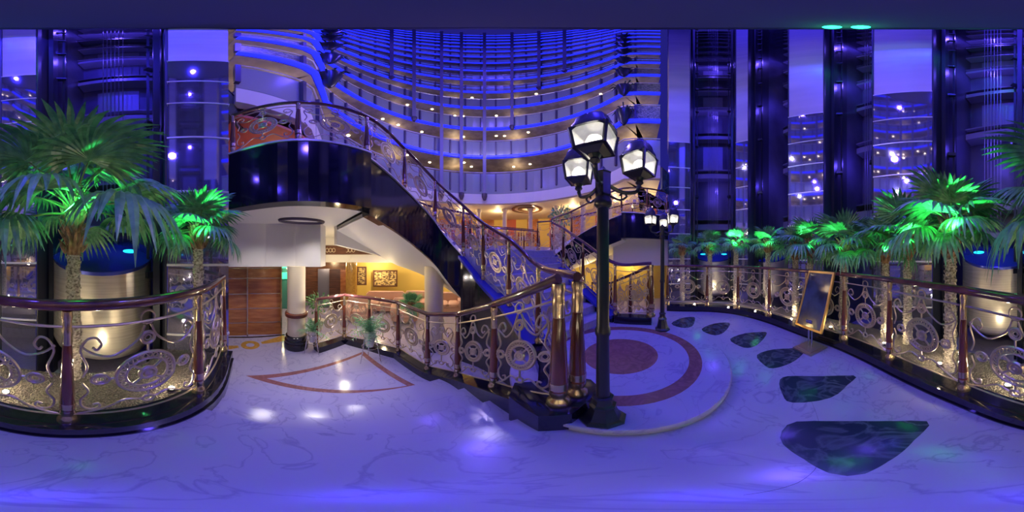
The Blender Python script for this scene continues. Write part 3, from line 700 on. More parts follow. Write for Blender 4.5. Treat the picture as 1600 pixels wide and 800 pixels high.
# round canopy over the elevator lobby with green downlights
T = thing('canopy', 'round dark navy canopy soffit high overhead in front of the elevator piers', 'canopy', (0, 0, 14))
mb = MB(); mb.lathe([(2.20, 14.0), (2.24, 14.1), (2.24, 14.4)], (0, 0, 0), 72); mb.build('soffit', M['soffit'], T)
mb = MB(); annulus(mb, (0, 0), 2.16, 2.28, 13.96, 14.05, 72); mb.build('rim', M['darkmetal'], T)
for px in (1300, 1345):
    c = at(px, 2.10, 13.95); mb = MB(); mb.lathe([(.10, -.02), (.13, .0), (.13, .06)], c, 16); mb.build('green_downlight', M['greenlight'], T)
    lamp('green_downlight_glow', 'POINT', (c.x, c.y, 13.7), GREEN, 5, .04)

# planting bed between kerb and piers
bed = [(p.x, p.y) for p in kpath]; 
outb = [tuple(PF[1][:2]), tuple(PF[0][:2]), tuple(((PE[1]+PF[0])/2*1.0)[:2]), tuple(PE[1][:2]), tuple(PE[0][:2]), tuple(PD[1][:2]), tuple(PD[0][:2]), tuple(PC[1][:2]), tuple(PC[0][:2]), tuple(PB[1][:2]), tuple(PB[0][:2]), tuple(PA[1][:2]), tuple(PA[0][:2])]
bd = [(p.x, p.y) for p in kpath]
mb = MB(); w_ = kpath
mb.ribbon(kpath, -.0, .75, -.3, .085)
gb = mb.build('gravel', M['gravel']); tag(gb, 'strip of dark gravel bedding along the foot of the palms behind the curved kerb', 'gravel', kind='stuff')

# ================================================================ STREET LAMPS
def lantern(T, c, yaw, detail=True):
    """c = bottom centre. square glass lantern with arched panes and a bell roof"""
    c = Vector(c); R3 = Matrix.Rotation(yaw, 3, 'Z')
    P = lambda x, y, z: c+R3@Vector((x, y, z))
    b, t_, h0, h1 = .066, .080, .030, .165
    g = MB(); g.add([P(sx*b*.97, sy*b*.97, h0) for sx, sy in ((-1, -1), (1, -1), (1, 1), (-1, 1))]+[P(sx*t_*.97, sy*t_*.97, h1) for sx, sy in ((-1, -1), (1, -1), (1, 1), (-1, 1))], [(0, 1, 5, 4), (1, 2, 6, 5), (2, 3, 7, 6), (3, 0, 4, 7)])
    o = g.build('lantern_glass', M['lampglass'], T)
    bl = MB(); bl.lathe([(.012, .04), (.036, .065), (.042, .09), (.030, .125), (.01, .145)], c, 12); sub(bl, 'bulb', M['bulb'], o, True)
    f = MB()
    for sx, sy in ((-1, -1), (1, -1), (1, 1), (-1, 1)): f.tube([P(sx*b, sy*b, h0-.005), P(sx*t_, sy*t_, h1+.005)], .009, 4)
    cs = [(-1, -1), (1, -1), (1, 1), (-1, 1)]
    for i in range(4):
        a, d = cs[i], cs[(i+1) % 4]
        f.tube([P(a[0]*b, a[1]*b, h0), P(d[0]*b, d[1]*b, h0)], .009, 4)
        # arched head above the pane
        A = Vector((a[0]*t_, a[1]*t_, 0)); D = Vector((d[0]*t_, d[1]*t_, 0)); mid = (A+D)/2; u = (D-A)/2
        arcp = [mid*(1.005)+u*math.cos(th)*.98+Vector((0, 0, h1-.055+.065*math.sin(th))) for th in [PI-j*PI/10 for j in range(11)]]
        vs = [P(*q) for q in arcp]+[P(*(mid*1.005+u*math.cos(PI-j*PI/10)*1.02+Vector((0, 0, h1+.012)))) for j in range(11)]
        f.add(vs, [(j, j+1, 12+j, 11+j) for j in range(10)])
    f.add([P(sx*b, sy*b, h0) for sx, sy in cs]+[P(sx*.03, sy*.03, 0) for sx, sy in cs], [(0, 1, 5, 4), (1, 2, 6, 5), (2, 3, 7, 6), (3, 0, 4, 7), (4, 5, 6, 7), (0, 1, 2, 3)])
    f.lathe([(.03, .0), (.02, -.02), (.026, -.035), (.008, -.055), (.012, -.065), (.002, -.08)], c, 10)
    f.build('lantern_frame', M['lampblack'], T)
    rf = MB(); prof = [(t_+.012, h1), (t_+.010, h1+.022), (t_*.97, h1+.055), (t_*.88, h1+.095), (t_*.68, h1+.130), (t_*.36, h1+.155), (.012, h1+.165)]
    vs = []
    for r, z in prof:
        for k in range(16):      # rounded square section
            a = 2*PI*k/16+PI/4; q = (abs(math.cos(a))**4+abs(math.sin(a))**4)**(-.25); q = q if r > .05 else 1
            vs.append(P(r*q*math.cos(a), r*q*math.sin(a), z))
    fs = [(i*16+j, i*16+(j+1) % 16, (i+1)*16+(j+1) % 16, (i+1)*16+j) for i in range(len(prof)-1) for j in range(16)]+[tuple(range(16)), tuple((len(prof)-1)*16+j for j in range(16))]
    rf.add(vs, fs); rf.lathe([(.012, h1+.155), (.016, h1+.175), (.004, h1+.19)], c, 8); rf.build('lantern_roof', M['lamproof'], T, smooth=True)
    lamp('lantern_light', 'POINT', tuple(P(0, 0, .10)), (1, .9, .68), .7, .02)
def street_lamp(label, base, angs, yaws, zt=2.04, rr_=(.22, .22, .22)):
    x, y, z = base; T = thing('street_lamp', label, 'street lamp', base)
    mb = MB(); mb.lathe([(.135, 0), (.135, .025), (.120, .035), (.105, .05), (.092, .10), (.078, .17), (.070, .20), (.078, .21), (.078, .235), (.060, .25), (.052, .29), (.050, .31), (.062, .32), (.062, .34), (.046, .35)], base, 8, rot=PI/8); mb.build('base', M['lampblack'], T)
    mb = MB(); mb.lathe([(.040, .33), (.036, .9), (.044, .92), (.044, .95), (.036, .97), (.033, zt-z-.2), (.050, zt-z-.18), (.050, zt-z-.16), (.038, zt-z-.13), (.036, zt-z)], base, 16); mb.build('pole', M['lampblack'], T, smooth=True)
    mb = MB(); mb.lathe([(.045, zt-z-.13), (.048, zt-z-.12), (.048, zt-z+.02), (.052, zt-z+.03), (.02, zt-z+.055), (.006, zt-z+.08)], base, 6); mb.build('capital', M['lampblack'], T)
    for a, yw, r in zip(angs, yaws, rr_):
        dx, dy = math.cos(math.radians(a)), math.sin(math.radians(a))
        mb = MB(); mb.tube(catmull([Vector((x+dx*q, y+dy*q, zt+h_)) for q, h_ in ((.03, -.05), (.10, -.085), (r-.06, -.085), (r-.015, -.065), (r, -.01))], 4), .012, 6)
        mb.tube(catmull([Vector((x+dx*q, y+dy*q, zt+h_)) for q, h_ in ((.04, -.12), (.10, -.14), (.14, -.11), (.12, -.09), (.10, -.11))], 3), .007, 5)
        mb.build('arm', M['lampblack'], T, smooth=True)
        lantern(T, (x+dx*r, y+dy*r, zt+.03), math.radians(yw))
    return T
lb = at(942, .90, DZ)
street_lamp('near black iron street lamp with three lit lanterns on the marble dais', tuple(lb), (104, 228, -20), (52, 38, 14), 1.97, (.22, .20, .22))
lf = at(1035, 2.86, DZ)
street_lamp('far black iron street lamp with lit lanterns at the far edge of the dais', tuple(lf), (150, 30, -90), (10, 30, 50), 1.99)

# ================================================================ PALMS
def frond_mesh(nm, droop, petl, R, nseg=26, lift=.25, spread=118):
    mb = MB(); mb.mi = 1
    pet = catmull([Vector((0, 0, 0)), Vector((petl*.5, 0, petl*.10*lift*2)), Vector((petl, 0, 0))], 3)
    mb.tube(pet, [.011]*3+[.008]*(len(pet)-3), 5, ref=(0, 0, 1)); mb.mi = 0
    H = Vector((petl, 0, 0))
    for i in range(nseg):
        a = math.radians(-spread+2*spread*(i+.5)/nseg); L = R*(.72+.28*math.cos(a*.75))*random.uniform(.93, 1.05)
        da = math.radians(2*spread/nseg)/2; dr = droop*random.uniform(.8, 1.25)
        vs = []; K = 7; tw = random.uniform(-.06, .06)
        for k in range(K+1):
            s = k/K; r = L*s; split = .64
            wdt = r*math.tan(da)*1.05 if s < split else L*split*math.tan(da)*1.05*max(.04, 1-((s-split)/(1-split))**1.6)
            aa = a+tw*max(0, s-.5)
            c = Vector((r*math.cos(aa), r*math.sin(aa), 0)); side = Vector((-math.sin(aa), math.cos(aa), 0))
            cup = .16*r*abs(math.sin(a))*.6
            dz = -dr*L*.8*(max(0, s-.30)/.70)**2.0+cup
            sh = 1-.25*dr*(max(0, s-.4))**2
            c = Vector((c.x*sh, c.y*sh, dz)); fold = wdt*.55
            vs += [H+c-side*wdt, H+c+Vector((0, 0, fold)), H+c+side*wdt]
        fs = []
        for k in range(K): q = k*3; fs += [(q, q+1, q+4, q+3), (q+1, q+2, q+5, q+4)]
        mb.add(vs, fs)
    me = bpy.data.meshes.new(nm); me.from_pydata(mb.v, [], mb.f); me.materials.append(M['leaf']); me.materials.append(M['stem'])
    for p, i in zip(me.polygons, mb.m): p.material_index = i
    me.update(); return me
FR = [frond_mesh('frond_upright', .08, .26, .44, 22), frond_mesh('frond_arching', .35, .38, .50, 22), frond_mesh('frond_drooping', .75, .38, .50, 22), frond_mesh('frond_arching', .55, .34, .54, 22)]
FR_LONG = [frond_mesh('frond_upright', .3, .52, .50, 24), frond_mesh('frond_arching', .50, .60, .54, 24), frond_mesh('frond_drooping', .8, .56, .52, 24), frond_mesh('frond_arching', .65, .62, .52, 24)]
def palm(label, px, d, ztop, s, n=15, rad=.06, long_=False, zb=.05, seed=0, green=0, tone=0, pitch0=None, husk=.36, name='palm_tree', cat='palm'):
    rnd = random.Random(seed+px); b = at(px, d, zb); T = thing(name, label, cat, tuple(b), 'palms')
    del T['group']
    h = ztop-zb
    # ringed trunk
    prof = []; n_ = max(8, int(h*.85/.035))
    hh = h-husk*s
    for i in range(n_+1):
        z = hh*i/n_; r = rad*(1.12-.16*i/n_); prof.append((r*(1.0 if i % 2 else .90), z))
    mb = MB(); mb.lathe(prof, b, 14)
    # diamond knots
    for i in range(int(n_*5)):
        z = rnd.random()*hh; a = rnd.random()*2*PI; r = rad*(1.1-.16*z/hh)
        p = b+Vector((r*math.cos(a), r*math.sin(a), z)); q = p+Vector((math.cos(a)*.010, math.sin(a)*.010, .022))
        mb.tube([p, q], [.010, .003], 4)
    mb.build('trunk', M['trunk'], T)
    # fibrous boots
    mb = MB(); mb.lathe([(rad*.95, hh-.02), (rad*1.25, hh+husk*s*.3), (rad*1.15, hh+husk*s*.75), (rad*.7, h+.03)], b, 12)
    for i in range(int(46)):
        t = i/46; z = hh+t*husk*s*.95; a = i*2.4; r = rad*1.15
        p = b+Vector((r*math.cos(a), r*math.sin(a), z)); o = Vector((math.cos(a), math.sin(a), 0))
        L = .075*rnd.uniform(.7, 1.3)*(.6+.5*s)
        mb.tube([p, p+o*L*.45+Vector((0, 0, L*.55)), p+o*L*.75+Vector((0, 0, L*.95))], [.022, .016, .004], 4)
    mb.build('fibre_boots', M['fibre'], T)
    fr = FR_LONG if long_ else FR
    for i in range(n):
        t = i/(n-1); az = i*2.39996+seed
        pitch = math.radians(80-(92 if long_ else 105)*t) if pitch0 is None else math.radians(pitch0[0]+(pitch0[1]-pitch0[0])*t)
        me = fr[0] if t < .22 else (fr[1] if t < .5 else (fr[3] if t < .75 else fr[2]))
        o = bpy.data.objects.new('frond', me); COL.objects.link(o); o.parent = T
        zz = h-.02-.10*s*t
        o.location = (math.cos(az)*.02, math.sin(az)*.02, zz)
        R = Matrix.Rotation(az, 4, 'Z')@Matrix.Rotation(-pitch, 4, 'Y')@Matrix.Rotation(rnd.uniform(-.25, .25), 4, 'X')
        o.rotation_euler = R.to_euler(); k = s*rnd.uniform(.88, 1.1); o.scale = (k, k, k)
    if green: lamp('palm_green', 'SPOT', tuple(b+Vector((-b.x, -b.y, 0)).normalized()*.62*(.5+.5*s)+Vector((0, 0, h-.28*s))), GREEN, green*9, .008, target=tuple(b+Vector((0, 0, h+.55*s))), spot=1.8, blend=.9)
    if green >= 3: lamp('palm_warm', 'POINT', tuple(b+Vector((-b.x, -b.y, 0)).normalized()*.28+Vector((.12, 0, .30))), (1, .8, .5), 2.2, .01)
    return T
palm('largest palm, wide long-stalked green crown before the near elevator car', 115, 1.55, 2.02, .98, 26, .068, True, seed=3, green=9, husk=.5)
palm('smaller palm in front of the left polished pier where the curved rail ends', 310, 1.85, 1.86, .66, 19, .058, False, seed=5, green=3.5, husk=.40)
palm('palm with bright green fan crown left of the fourth elevator car', 1485, 1.68, 1.90, .72, 22, .062, False, seed=8, green=9, husk=.55)
palm('palm in front of the broad pier, right one of the close pair', 1418, 2.4, 1.86, .80, 15, .062, False, seed=11, green=3, husk=.5)
palm('palm in front of the broad pier, left one of the close pair', 1383, 2.65, 1.78, .76, 15, .066, False, seed=14, green=2, husk=.5)
palm('palm directly right of the poster stand with blue-lit crown', 1318, 2.85, 1.78, .80, 16, .07, False, seed=17, green=2, husk=.5)
palm('palm just left of the poster stand, right one of two close trunks', 1266, 3.45, 1.86, .78, 14, .07, False, seed=20, green=1.5, husk=.5)
palm('palm left of the poster stand, left one of two close trunks', 1243, 3.7, 1.80, .74, 14, .07, False, seed=23, husk=.5)
palm('palm before the second elevator car with turquoise-green crown', 1200, 4.1, 1.90, .60, 14, .07, False, seed=26, green=5, husk=.5)
palm('palm between the two far elevator cars with bright green crown', 1150, 4.6, 1.94, .60, 14, .07, False, seed=29, green=9, husk=.5)
palm('palm in front of the farthest elevator car', 1109, 4.9, 1.90, .62, 14, .07, False, seed=32, green=2, husk=.5)
palm('palm nearest to the far street lamp, beside the far pier', 1066, 5.1, 1.84, .62, 13, .07, False, seed=35, husk=.5)
# spotlights in the gravel
first = None
spots = [(9, 612), (268, 606), (1575, 601), (1468, 568), (1382, 536), (1298, 511), (1237, 498), (1180, 486), (1138, 480), (1085, 475)]
st_ = ['left of the largest palm', 'right of the largest palm by the baluster', 'below the fourth elevator car', 'at the foot of the bright green palm', 'at the foot of the close pair of palms', 'right of the poster stand', 'left of the poster stand', 'before the second elevator car', 'between the two far elevator cars', 'before the farthest elevator car']
for (px, py), tx in zip(spots, st_):
    c = F(px, py, .12); T = thing('ground_spotlight', 'small glaring white spotlight in the gravel '+tx, 'spotlight', tuple(c-Vector((0, 0, .035))), 'spotlights in the gravel')
    mb = MB(); mb.lathe([(.035, -.035), (.038, .0), (.034, .004)], c, 12); mb.build('housing', M['lampblack'], T)
    mb = MB(); mb.lathe([(.027, .003), (.022, .010), (.008, .013)], c, 12); mb.build('lens', M['bulb'], T)
    lamp('ground_glow', 'POINT', (c.x*1.04, c.y*1.04, .24), (1, .80, .48), 5.5, .02)

# ================================================================ POSTER STAND
bc = at(1266, 2.36); dirv = bc.normalized(); rt = Vector((dirv.y, -dirv.x, 0))
nrm = (-dirv*.72-rt*.70).normalized(); wv = (rt*.72-dirv*.70).normalized()
T = thing('poster_stand', 'tilted dark poster in a gold frame on a square-based stand by the curved kerb', 'sign stand', (bc.x, bc.y, 0))
yaw = math.atan2(wv.y, wv.x)
mb = MB(); mb.box((bc.x, bc.y, .012), (.36, .36, .024), yaw); mb.box((bc.x, bc.y, .035), (.28, .28, .022), yaw); mb.build('base', M['iron'], T)
mb = MB()
for s in (-.03, .03):
    p = bc+wv*s; mb.tube([(p.x, p.y, .04), (p.x, p.y, .50)], .014, 8)
p = bc; mb.box((p.x, p.y, .50), (.12, .06, .05), yaw); mb.build('post', M['chrome'], T)
tilt = math.radians(19); upv = (Vector((0, 0, 1))*math.cos(tilt)-nrm*math.sin(tilt)); fn = wv.cross(upv).normalized(); fn = fn if fn.dot(nrm) > 0 else -fn
R3 = Matrix((wv, fn, upv)).transposed(); pc = bc+Vector((0, 0, .82))-nrm*.10
mb = MB(); mb.box(pc, (.46, .018, .86), mat4=R3); mb.build('poster', M['poster'], T)
mb = MB(); hw_, hh_ = .245, .445
for sx in (-1, 1): mb.box(pc+wv*sx*hw_, (.032, .035, 2*hh_+.03), mat4=R3)
for sz in (-1, 1): mb.box(pc+upv*sz*hh_, (2*hw_+.03, .035, .032), mat4=R3)
mb.build('frame', M['gold'], T)

# ================================================================ LOWER LOBBY
T = thing('column', 'round white column with black plinth and wooden ring, beside the cherry wood wall', 'column', tuple(at(463, 3.38, -.6)))
c = at(463, 3.38, -.6)
mb = MB(); mb.lathe([(.19, .0), (.19, 1.89)], c, 32); mb.build('shaft', M['cream'], T, smooth=True)
mb = MB(); mb.lathe([(.24, 0), (.25, .02), (.25, .16), (.235, .18), (.245, .20), (.245, .24), (.22, .27), (.225, .34), (.20, .36)], c, 32); mb.build('plinth', M['granite'], T, smooth=True)
mb = MB(); mb.lathe([(.195, .80), (.235, .82), (.24, .86), (.235, .89), (.195, .91)], c, 32); mb.build('wood_ring', M['wood'], T, smooth=True)
c = at(678, 3.98, -1.0); T = thing('column', 'round white column under the navy stair, seen behind the step balustrade', 'column', tuple(c))
mb = MB(); mb.lathe([(.23, 0), (.23, 2.25)], c, 32); mb.build('shaft', M['cream'], T, smooth=True)
mb = MB(); mb.lathe([(.29, 0), (.29, .2), (.25, .24)], c, 32); mb.build('plinth', M['granite'], T, smooth=True)
# cherry wood wall with brass strips
wa = at(352, 3.95); wb = at(386, 3.98); wc = at(387, 4.02); wd = at(439, 4.05)
for nm, a, b in (('wood_partition', wa, wb), ('wood_partition', wc, wd)):
    T = thing(nm, 'glossy cherry wood partition with brass strips, %s' % ('narrow piece next to the left pier' if b is wb else 'wide piece next to the white column'), 'partition', (a.x, a.y, -.6))
    mb = MB(); mb.ribbon([a, b], 0, .12, -.6, 1.28); mb.build('panel', M['woodpanel'], T)
    for z in (-.22, .17, .56, .95, 1.2):
        mb = MB(); mb.ribbon([a, b], -.012, .0, z-.012, z+.012)
        mb.ribbon([a, b], .12, .132, z-.012, z+.012); mb.build('brass_strip', M['brass'], T)
    mb = MB(); mb.box((b.x, b.y, .34), (.03, .16, 1.88), math.atan2(b.y-a.y, b.x-a.x)); mb.build('edge_post', M['brass'], T)
# teal glass door with lit sign beyond
a = at(438, 6.3); b = at(462, 6.2)
mb = MB(); mb.ribbon([a, b], 0, .06, -.6, 1.28); struct('door_1', mb, M['tealglass'])
c = at(444, 6.18); T = thing('lit_sign', 'small glowing green notice between wood partition and white column', 'sign', (c.x, c.y, .6))
for z_, h_ in ((.75, .25), (1.1, .12)): mb = MB(); mb.box((c.x, c.y, z_), (.05, .30, h_), 0); mb.build('panel', M['fruitlight'], T)
# lobby walls
wl = [Vector((-9.2, -3.0)), Vector((-9.0, 1.0)), Vector((-8.2, 3.2)), Vector((-7.2, 4.6))]
mb = MB(); mb.ribbon(wl, 0, .2, -1.0, 1.30); struct('wall_lobby_dark', mb, M['darkwood'])
wy = [Vector((-7.2, 4.6)), Vector((-4.6, 7.6)), Vector((-1.0, 9.6)), Vector((3, 10.4))]
mb = MB(); mb.ribbon(wy, 0, .2, -1.0, 1.30); struct('wall_lobby_yellow', mb, M['yellow'])
mb = MB(); mb.ribbon([mir(p) for p in [Vector((-6.2, -1.2)), Vector((-5.6, 2.2)), Vector((-4.6, 5.0)), Vector((-2.0, 6.5))]], 0, .2, -1.0, 1.30); struct('wall_lobby_right', mb, M['yellow'])
for i, (px, d, wd_, m, tx) in enumerate([(506, 7.6, .55, 'shaftpanel', 'grey'), (524, 7.4, .55, 'darkwood', 'dark wood'), (537, 7.3, .30, 'woodpanel', 'reddish wood')]):
    c = at(px, d); yw = math.radians(90-(-(px-800)*.225))
    o = MB(); o.box((c.x, c.y, -.05), (wd_, .08, 1.9), -math.radians((px-800)*.225)); fr_ = struct('door_%d' % (i+2), o, M[m])
c = at(549, 6.9, -1); T = thing('column', 'gold-lit marble column standing in the lobby before the yellow wall', 'column', tuple(c))
mb = MB(); mb.lathe([(.24, .3), (.24, 2.28)], c, 20); mb.build('shaft', M['marble_gold'], T, smooth=True)
mb = MB(); mb.lathe([(.32, 0), (.32, .55), (.26, .6)], c, 4); mb.build('pedestal', M['cream'], T)
# pictures
def picture(px, py, d, w_, h_, label):
    c = AZ(px, py, d); yw = -math.radians((px-800)*.225); T = thing('framed_picture', label, 'picture', tuple(c))
    mb = MB(); mb.box(c, (w_, .03, h_), yw); mb.build('canvas', M['picture'], T)
    mb = MB(); R = Matrix.Rotation(yw, 3, 'Z')
    for s in (-1, 1): mb.box(c+R@Vector((s*w_/2, -.02, 0)), (.07, .05, h_+.07), yw)
    for s in (-1, 1): mb.box(c+R@Vector((0, -.02, s*h_/2)), (w_+.07, .05, .07), yw)
    mb.build('frame', M['darkwood'], T)
picture(602, 435, 8.2, 1.15, .78, 'wide framed painting on the yellow lobby wall above the sofas')
picture(565, 431, 8.0, .42, .85, 'tall narrow framed picture beside the gold-lit column')
def sofa(px, d, w_, label):
    c = at(px, d, -1); yw = -math.radians((px-800)*.225); R = Matrix.Rotation(yw, 3, 'Z'); T = thing('sofa', label, 'sofa', tuple(c))
    P = lambda x, y, z: c+R@Vector((x, y, z))
    def cush(mb, x, y, z, sx, sy, sz):
        n = 10; vs = []; prof = [(.80, 0), (1, .2), (1, .75), (.86, .97), (.5, 1.0)]
        for q, zz in prof:
            for k in range(20):
                a = 2*PI*k/20; e = (abs(math.cos(a))**5+abs(math.sin(a))**5)**(-.2); vs.append(P(x+sx/2*q*e*math.cos(a), y+sy/2*q*e*math.sin(a), z+sz*zz))
        mb.add(vs, [(i*20+j, i*20+(j+1) % 20, (i+1)*20+(j+1) % 20, (i+1)*20+j) for i in range(4) for j in range(20)]+[tuple(range(20)), tuple(80+j for j in range(20))])
    mb = MB(); cush(mb, 0, 0, .05, w_, .85, .32); mb.build('base', M['sofa'], T, smooth=True)
    nc = max(1, round(w_/.7))
    for i in range(nc):
        mb = MB(); cush(mb, (i-(nc-1)/2)*(w_-.3)/nc, -.08, .34, (w_-.34)/nc, .65, .16); mb.build('seat_cushion', M['sofa'], T, smooth=True)
    mb = MB(); cush(mb, 0, .34, .3, w_*.97, .26, .55); mb.build('backrest', M['sofa'], T, smooth=True)
    for s in (-1, 1): mb = MB(); cush(mb, s*(w_/2-.08), 0, .2, .22, .85, .42); mb.build('armrest', M['sofa'], T, smooth=True)
sofa(603, 7.2, 1.9, 'pale pink sofa under the wide framed painting')
sofa(632, 6.0, .95, 'pale pink armchair right of the long sofa, near the blue-lit lobby palm')
sofa(655, 7.3, 1.4, 'pale pink sofa partly hidden behind the white column and lobby palm')
sofa(560, 6.1, .9, 'pale pink armchair left of the long sofa, behind the landing balustrade')
sofa(700, 7.0, 1.2, 'pale pink sofa at the right end of the lobby seating, beyond the column')
palm('potted lobby palm with blue-lit crown beside the white column', 643, 4.5, .18, .50, 16, .05, False, zb=-1.0, seed=41, green=0, husk=.3)
# fern stands on the landing
def fern_stand(px, d, s, label):
    b = at(px, d, -.6); T = thing('plant_stand', 'three-legged silver metal stand '+label, 'plant stand', tuple(b))
    for k in range(3):
        a = k*2*PI/3+.5; mb = MB(); mb.tube([b+Vector((math.cos(a)*.17*s, math.sin(a)*.17*s, 0)), b+Vector((math.cos(a)*.09*s, math.sin(a)*.09*s, .52*s))], .010, 6); mb.build('leg', M['chrome'], T)
    mb = MB(); mb.tube([b+Vector((math.cos(a)*.095*s, math.sin(a)*.095*s, .50*s)) for a in [j*PI/8 for j in range(16)]], .009, 5, closed=True); mb.build('upper_ring', M['chrome'], T); mb = MB()
    mb.tube([b+Vector((math.cos(a)*.12*s, math.sin(a)*.12*s, .30*s)) for a in [j*PI/8 for j in range(16)]], .007, 5, closed=True); mb.build('lower_ring', M['chrome'], T)
    T = thing('potted_fern', 'bushy dark green fern in a cream pot '+label, 'potted plant', tuple(b+Vector((0, 0, .31*s))))
    c = b+Vector((0, 0, .31*s))
    mb = MB(); mb.lathe([(.055*s, 0), (.075*s, .12*s), (.09*s, .25*s), (.098*s, .26*s), (.098*s, .28*s), (.08*s, .275*s), (.02*s, .26*s)], c, 20); mb.build('pot', M['pot'], T, smooth=True)
    mb = MB(); rnd = random.Random(px)
    for j in range(34):
        a = rnd.random()*2*PI; e = rnd.uniform(.25, 1.35); L = rnd.uniform(.26, .42)*s
        p0 = c+Vector((0, 0, .26*s)); hd = Vector((math.cos(a), math.sin(a), 0))
        sp = [p0+hd*L*math.cos(e)*t+Vector((0, 0, L*math.sin(e)*t*1.3-.30*L*t*t*(1.6-e*.6)*1.4)) for t in [i/7 for i in range(8)]]
        mb.tube(sp, .003, 3)
        for i in range(1, 8):
            q = sp[i]; t = (sp[i]-sp[i-1]).normalized(); sd = t.cross(Vector((0, 0, 1))).normalized()
            for s_ in (-1, 1):
                l = .075*s*math.sin(PI*(i+.6)/8.5)+.012; tip = q+sd*s_*l+t*l*.6-Vector((0, 0, l*.35)); mb.add([q-t*.010, q+t*.010, tip], [(0, 1, 2)])
    mb.build('leaves', M['leaf'], T, recalc=False)
fern_stand(578, 2.82, 1.18, 'at the tip of the triangular floor border')
fern_stand(488, 3.12, .95, 'next to the white column with black plinth')
fern_stand(876, 6.5, 1.0, 'unseen') if False else None
def bush(px, d, z, s, label):
    b = at(px, d, z); T = thing('potted_plant', label, 'potted plant', tuple(b))
    mb = MB(); mb.lathe([(.12*s, 0), (.18*s, .3*s), (.2*s, .32*s), (.1*s, .31*s)], b, 16); mb.build('pot', M['pot'], T, smooth=True)
    mb = MB(); rnd = random.Random(px)
    mb.tube([b+Vector((0, 0, .3*s)), b+Vector((.02, 0, .75*s))], .02*s, 6)
    for j in range(220):
        v = Vector((rnd.gauss(0, 1), rnd.gauss(0, 1), rnd.gauss(0, 1))).normalized()*rnd.uniform(.15, .42)*s
        q = b+Vector((0, 0, .9*s))+Vector((v.x, v.y, v.z*.85)); e = Vector((rnd.uniform(-1, 1), rnd.uniform(-1, 1), rnd.uniform(-1, 1))).normalized()*.07*s; f_ = v.normalized()*.10*s
        mb.add([q-e*.5, q+f_*.5-Vector((0, 0, .01)), q+e*.5, q-f_*.5], [(0, 1, 2, 3)])
    mb.build('foliage', M['leaf'], T, recalc=False)
bush(877, 8.6, MZ+.45, 1.75, 'leafy green potted bush on the raised restaurant floor left of the near lamp')
bush(497, 5.2, -1.0, 1.1, 'slim leafy plant in the lobby just right of the white column')
# restaurant tables and chairs on the raised floor
def ch_proto():
    T = thing('dining_chair', 'red upholstered dining chair at a restaurant table on the raised floor', 'chair', (0, 0, 0), 'restaurant chairs')
    mb = MB(); mb.lathe([(.20, .40), (.22, .43), (.21, .47), (.16, .485)], (0, 0, 0), 12); mb.build('seat', M['red'], T, smooth=True)
    mb = MB(); mb.ribbon([Vector((-.19, .17)), Vector((-.1, .215)), Vector((0, .23)), Vector((.1, .215)), Vector((.19, .17))], -.02, .02, .52, .98); mb.build('backrest', M['red'], T, smooth=True)
    for sx in (-1, 1):
        for sy in (-1, 1):
            mb = MB(); mb.tube([(sx*.16, sy*.16, .42), (sx*.19, sy*.19, 0)], [.018, .012], 6); mb.build('leg', M['darkwood'], T)
        mb = MB(); mb.tube([(sx*.15, .17, .44), (sx*.16, .20, .62)], .014, 5); mb.build('back_post', M['darkwood'], T)
    return T
cp = ch_proto(); used = False
def dup(root, loc, rz):
    q = root.copy(); COL.objects.link(q); q.location = loc; q.rotation_euler = (0, 0, rz)
    for c_ in list(root.children): d = c_.copy(); COL.objects.link(d); d.parent = q
    return q
for i, b_ in enumerate((-3.4, -2.0, -.6, .8, 2.2, 3.6)):
    p = axp(9.4, b_, MZ+.45)
    T = thing('dining_table', 'round restaurant table under white cloth on the raised floor, behind the rear balustrade', 'table', tuple(p), 'restaurant tables')
    mb = MB(); mb.lathe([(.42, .50), (.41, .70), (.40, .74), (.39, .75)], p, 20); mb.build('tablecloth', M['plaster'], T, smooth=True)
    mb = MB(); mb.lathe([(.22, 0), (.20, .03), (.04, .06), (.04, .5), (.2, .52)], p, 12); mb.build('pedestal', M['darkwood'], T, smooth=True)
    for k in range(3):
        a = k*2*PI/3+i; loc = (p.x+.68*math.cos(a), p.y+.68*math.sin(a), p.z); rz = a-PI/2
        if not used: cp.location = loc; cp.rotation_euler = (0, 0, rz); used = True
        else: dup(cp, loc, rz)
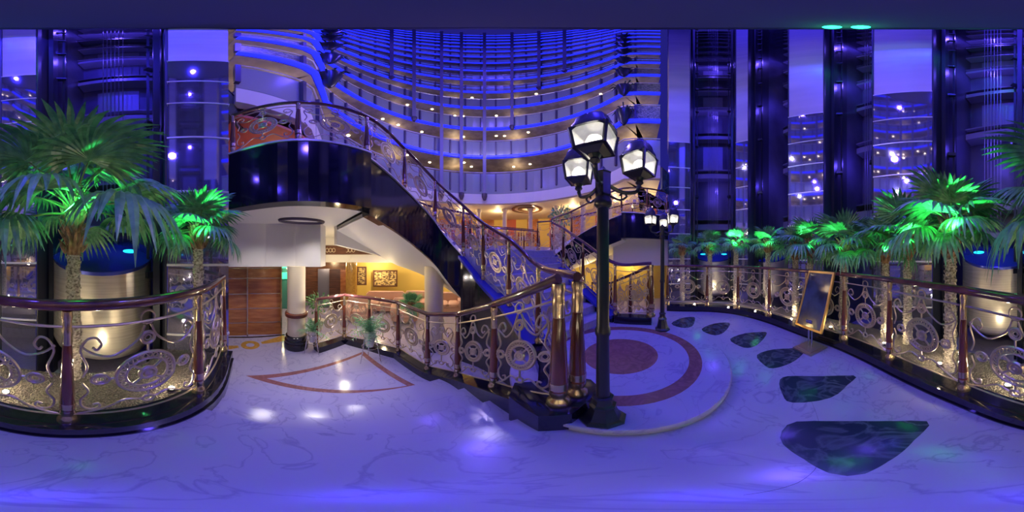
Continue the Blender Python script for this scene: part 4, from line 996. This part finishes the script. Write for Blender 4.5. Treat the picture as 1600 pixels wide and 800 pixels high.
# dark screens hung beside the piers
for (px, d, py, tx) in ((366, 2.6, 170, 'left pier, above the green-lit wheel'), (1039, 6.3, 283, 'far pier, right of the near street lamp')):
    c = AZ(px, py, d); yw = -math.radians((px-800)*.225)+1.15; h_ = 1.0
    T = thing('wall_screen', 'thin dark angled screen mounted beside the '+tx, 'screen', tuple(c))
    mb = MB(); mb.box(c, (.62, .05, h_), yw); mb.build('panel', M['poster'], T)
    mb = MB(); R = Matrix.Rotation(yw, 3, 'Z')
    for s in (-1, 1): mb.box(c+R@Vector((s*.31, 0, 0)), (.03, .07, h_+.03), yw)
    for s in (-1, 1): mb.box(c+R@Vector((0, 0, s*h_/2)), (.64, .07, .03), yw)
    mb.build('bezel', M['lampblack'], T)
# lobby lamps, with added fills over the landing
for (x, y, z, e) in [(-5.6, 5.2, 1.1, 65), (-3.4, 6.6, 1.1, 70), (-1.0, 7.6, 1.1, 55), (-6.8, 3.2, 1.1, 60), (-5.6, .9, 1.0, 25), (-4.2, 2.3, 1.1, 22), (-3.6, 3.6, .9, 22)]:
    lamp('lobby_lamp', 'POINT', (x, y, z), (1, .78, .42), e, .05)
for q, tq, e in (((-2.55, .95, 2.12), (-2.9, 1.0, -.6), 75), ((-2.65, .1, 2.12), (-2.95, .15, -.6), 55), ((-2.45, 1.75, 2.0), (-2.6, 1.7, -.6), 60)):
    lamp('landing_fill_spot', 'SPOT', q, (1, .93, .88), e*.75, .14, target=tq, spot=2.0, blend=.8).data.specular_factor = .04  # added fill beams under the deck soffit, not recessed lamps
lamp('landing_fill', 'POINT', (-2.9, 1.75, .75), (1, .9, .8), 22, .02).data.specular_factor = .05  # bare point added to brighten fascia and landing
for q in [(-3.6, 3.4, .9), (-5.0, 1.5, 1.0), (-3.0, 5.0, .9)]:
    p = mir(q); lamp('lobby_lamp', 'POINT', tuple(p), (1, .74, .30), 32, .05)
lamp('deck_lamp', 'POINT', (-4.6, .6, 4.1), WARM, 30, .05); p = mir((-4.6, .6, 4.1)); lamp('deck_lamp', 'POINT', tuple(p), WARM, 40, .05)
lamp('wheel_green', 'SPOT', tuple(AZ(396, 250, 1.9)), GREEN, 5, .02, target=tuple(AZ(396, 205, 2.2)), spot=1.0)
for o in list(bpy.data.objects):
    if '_w' in o: del o['_w']
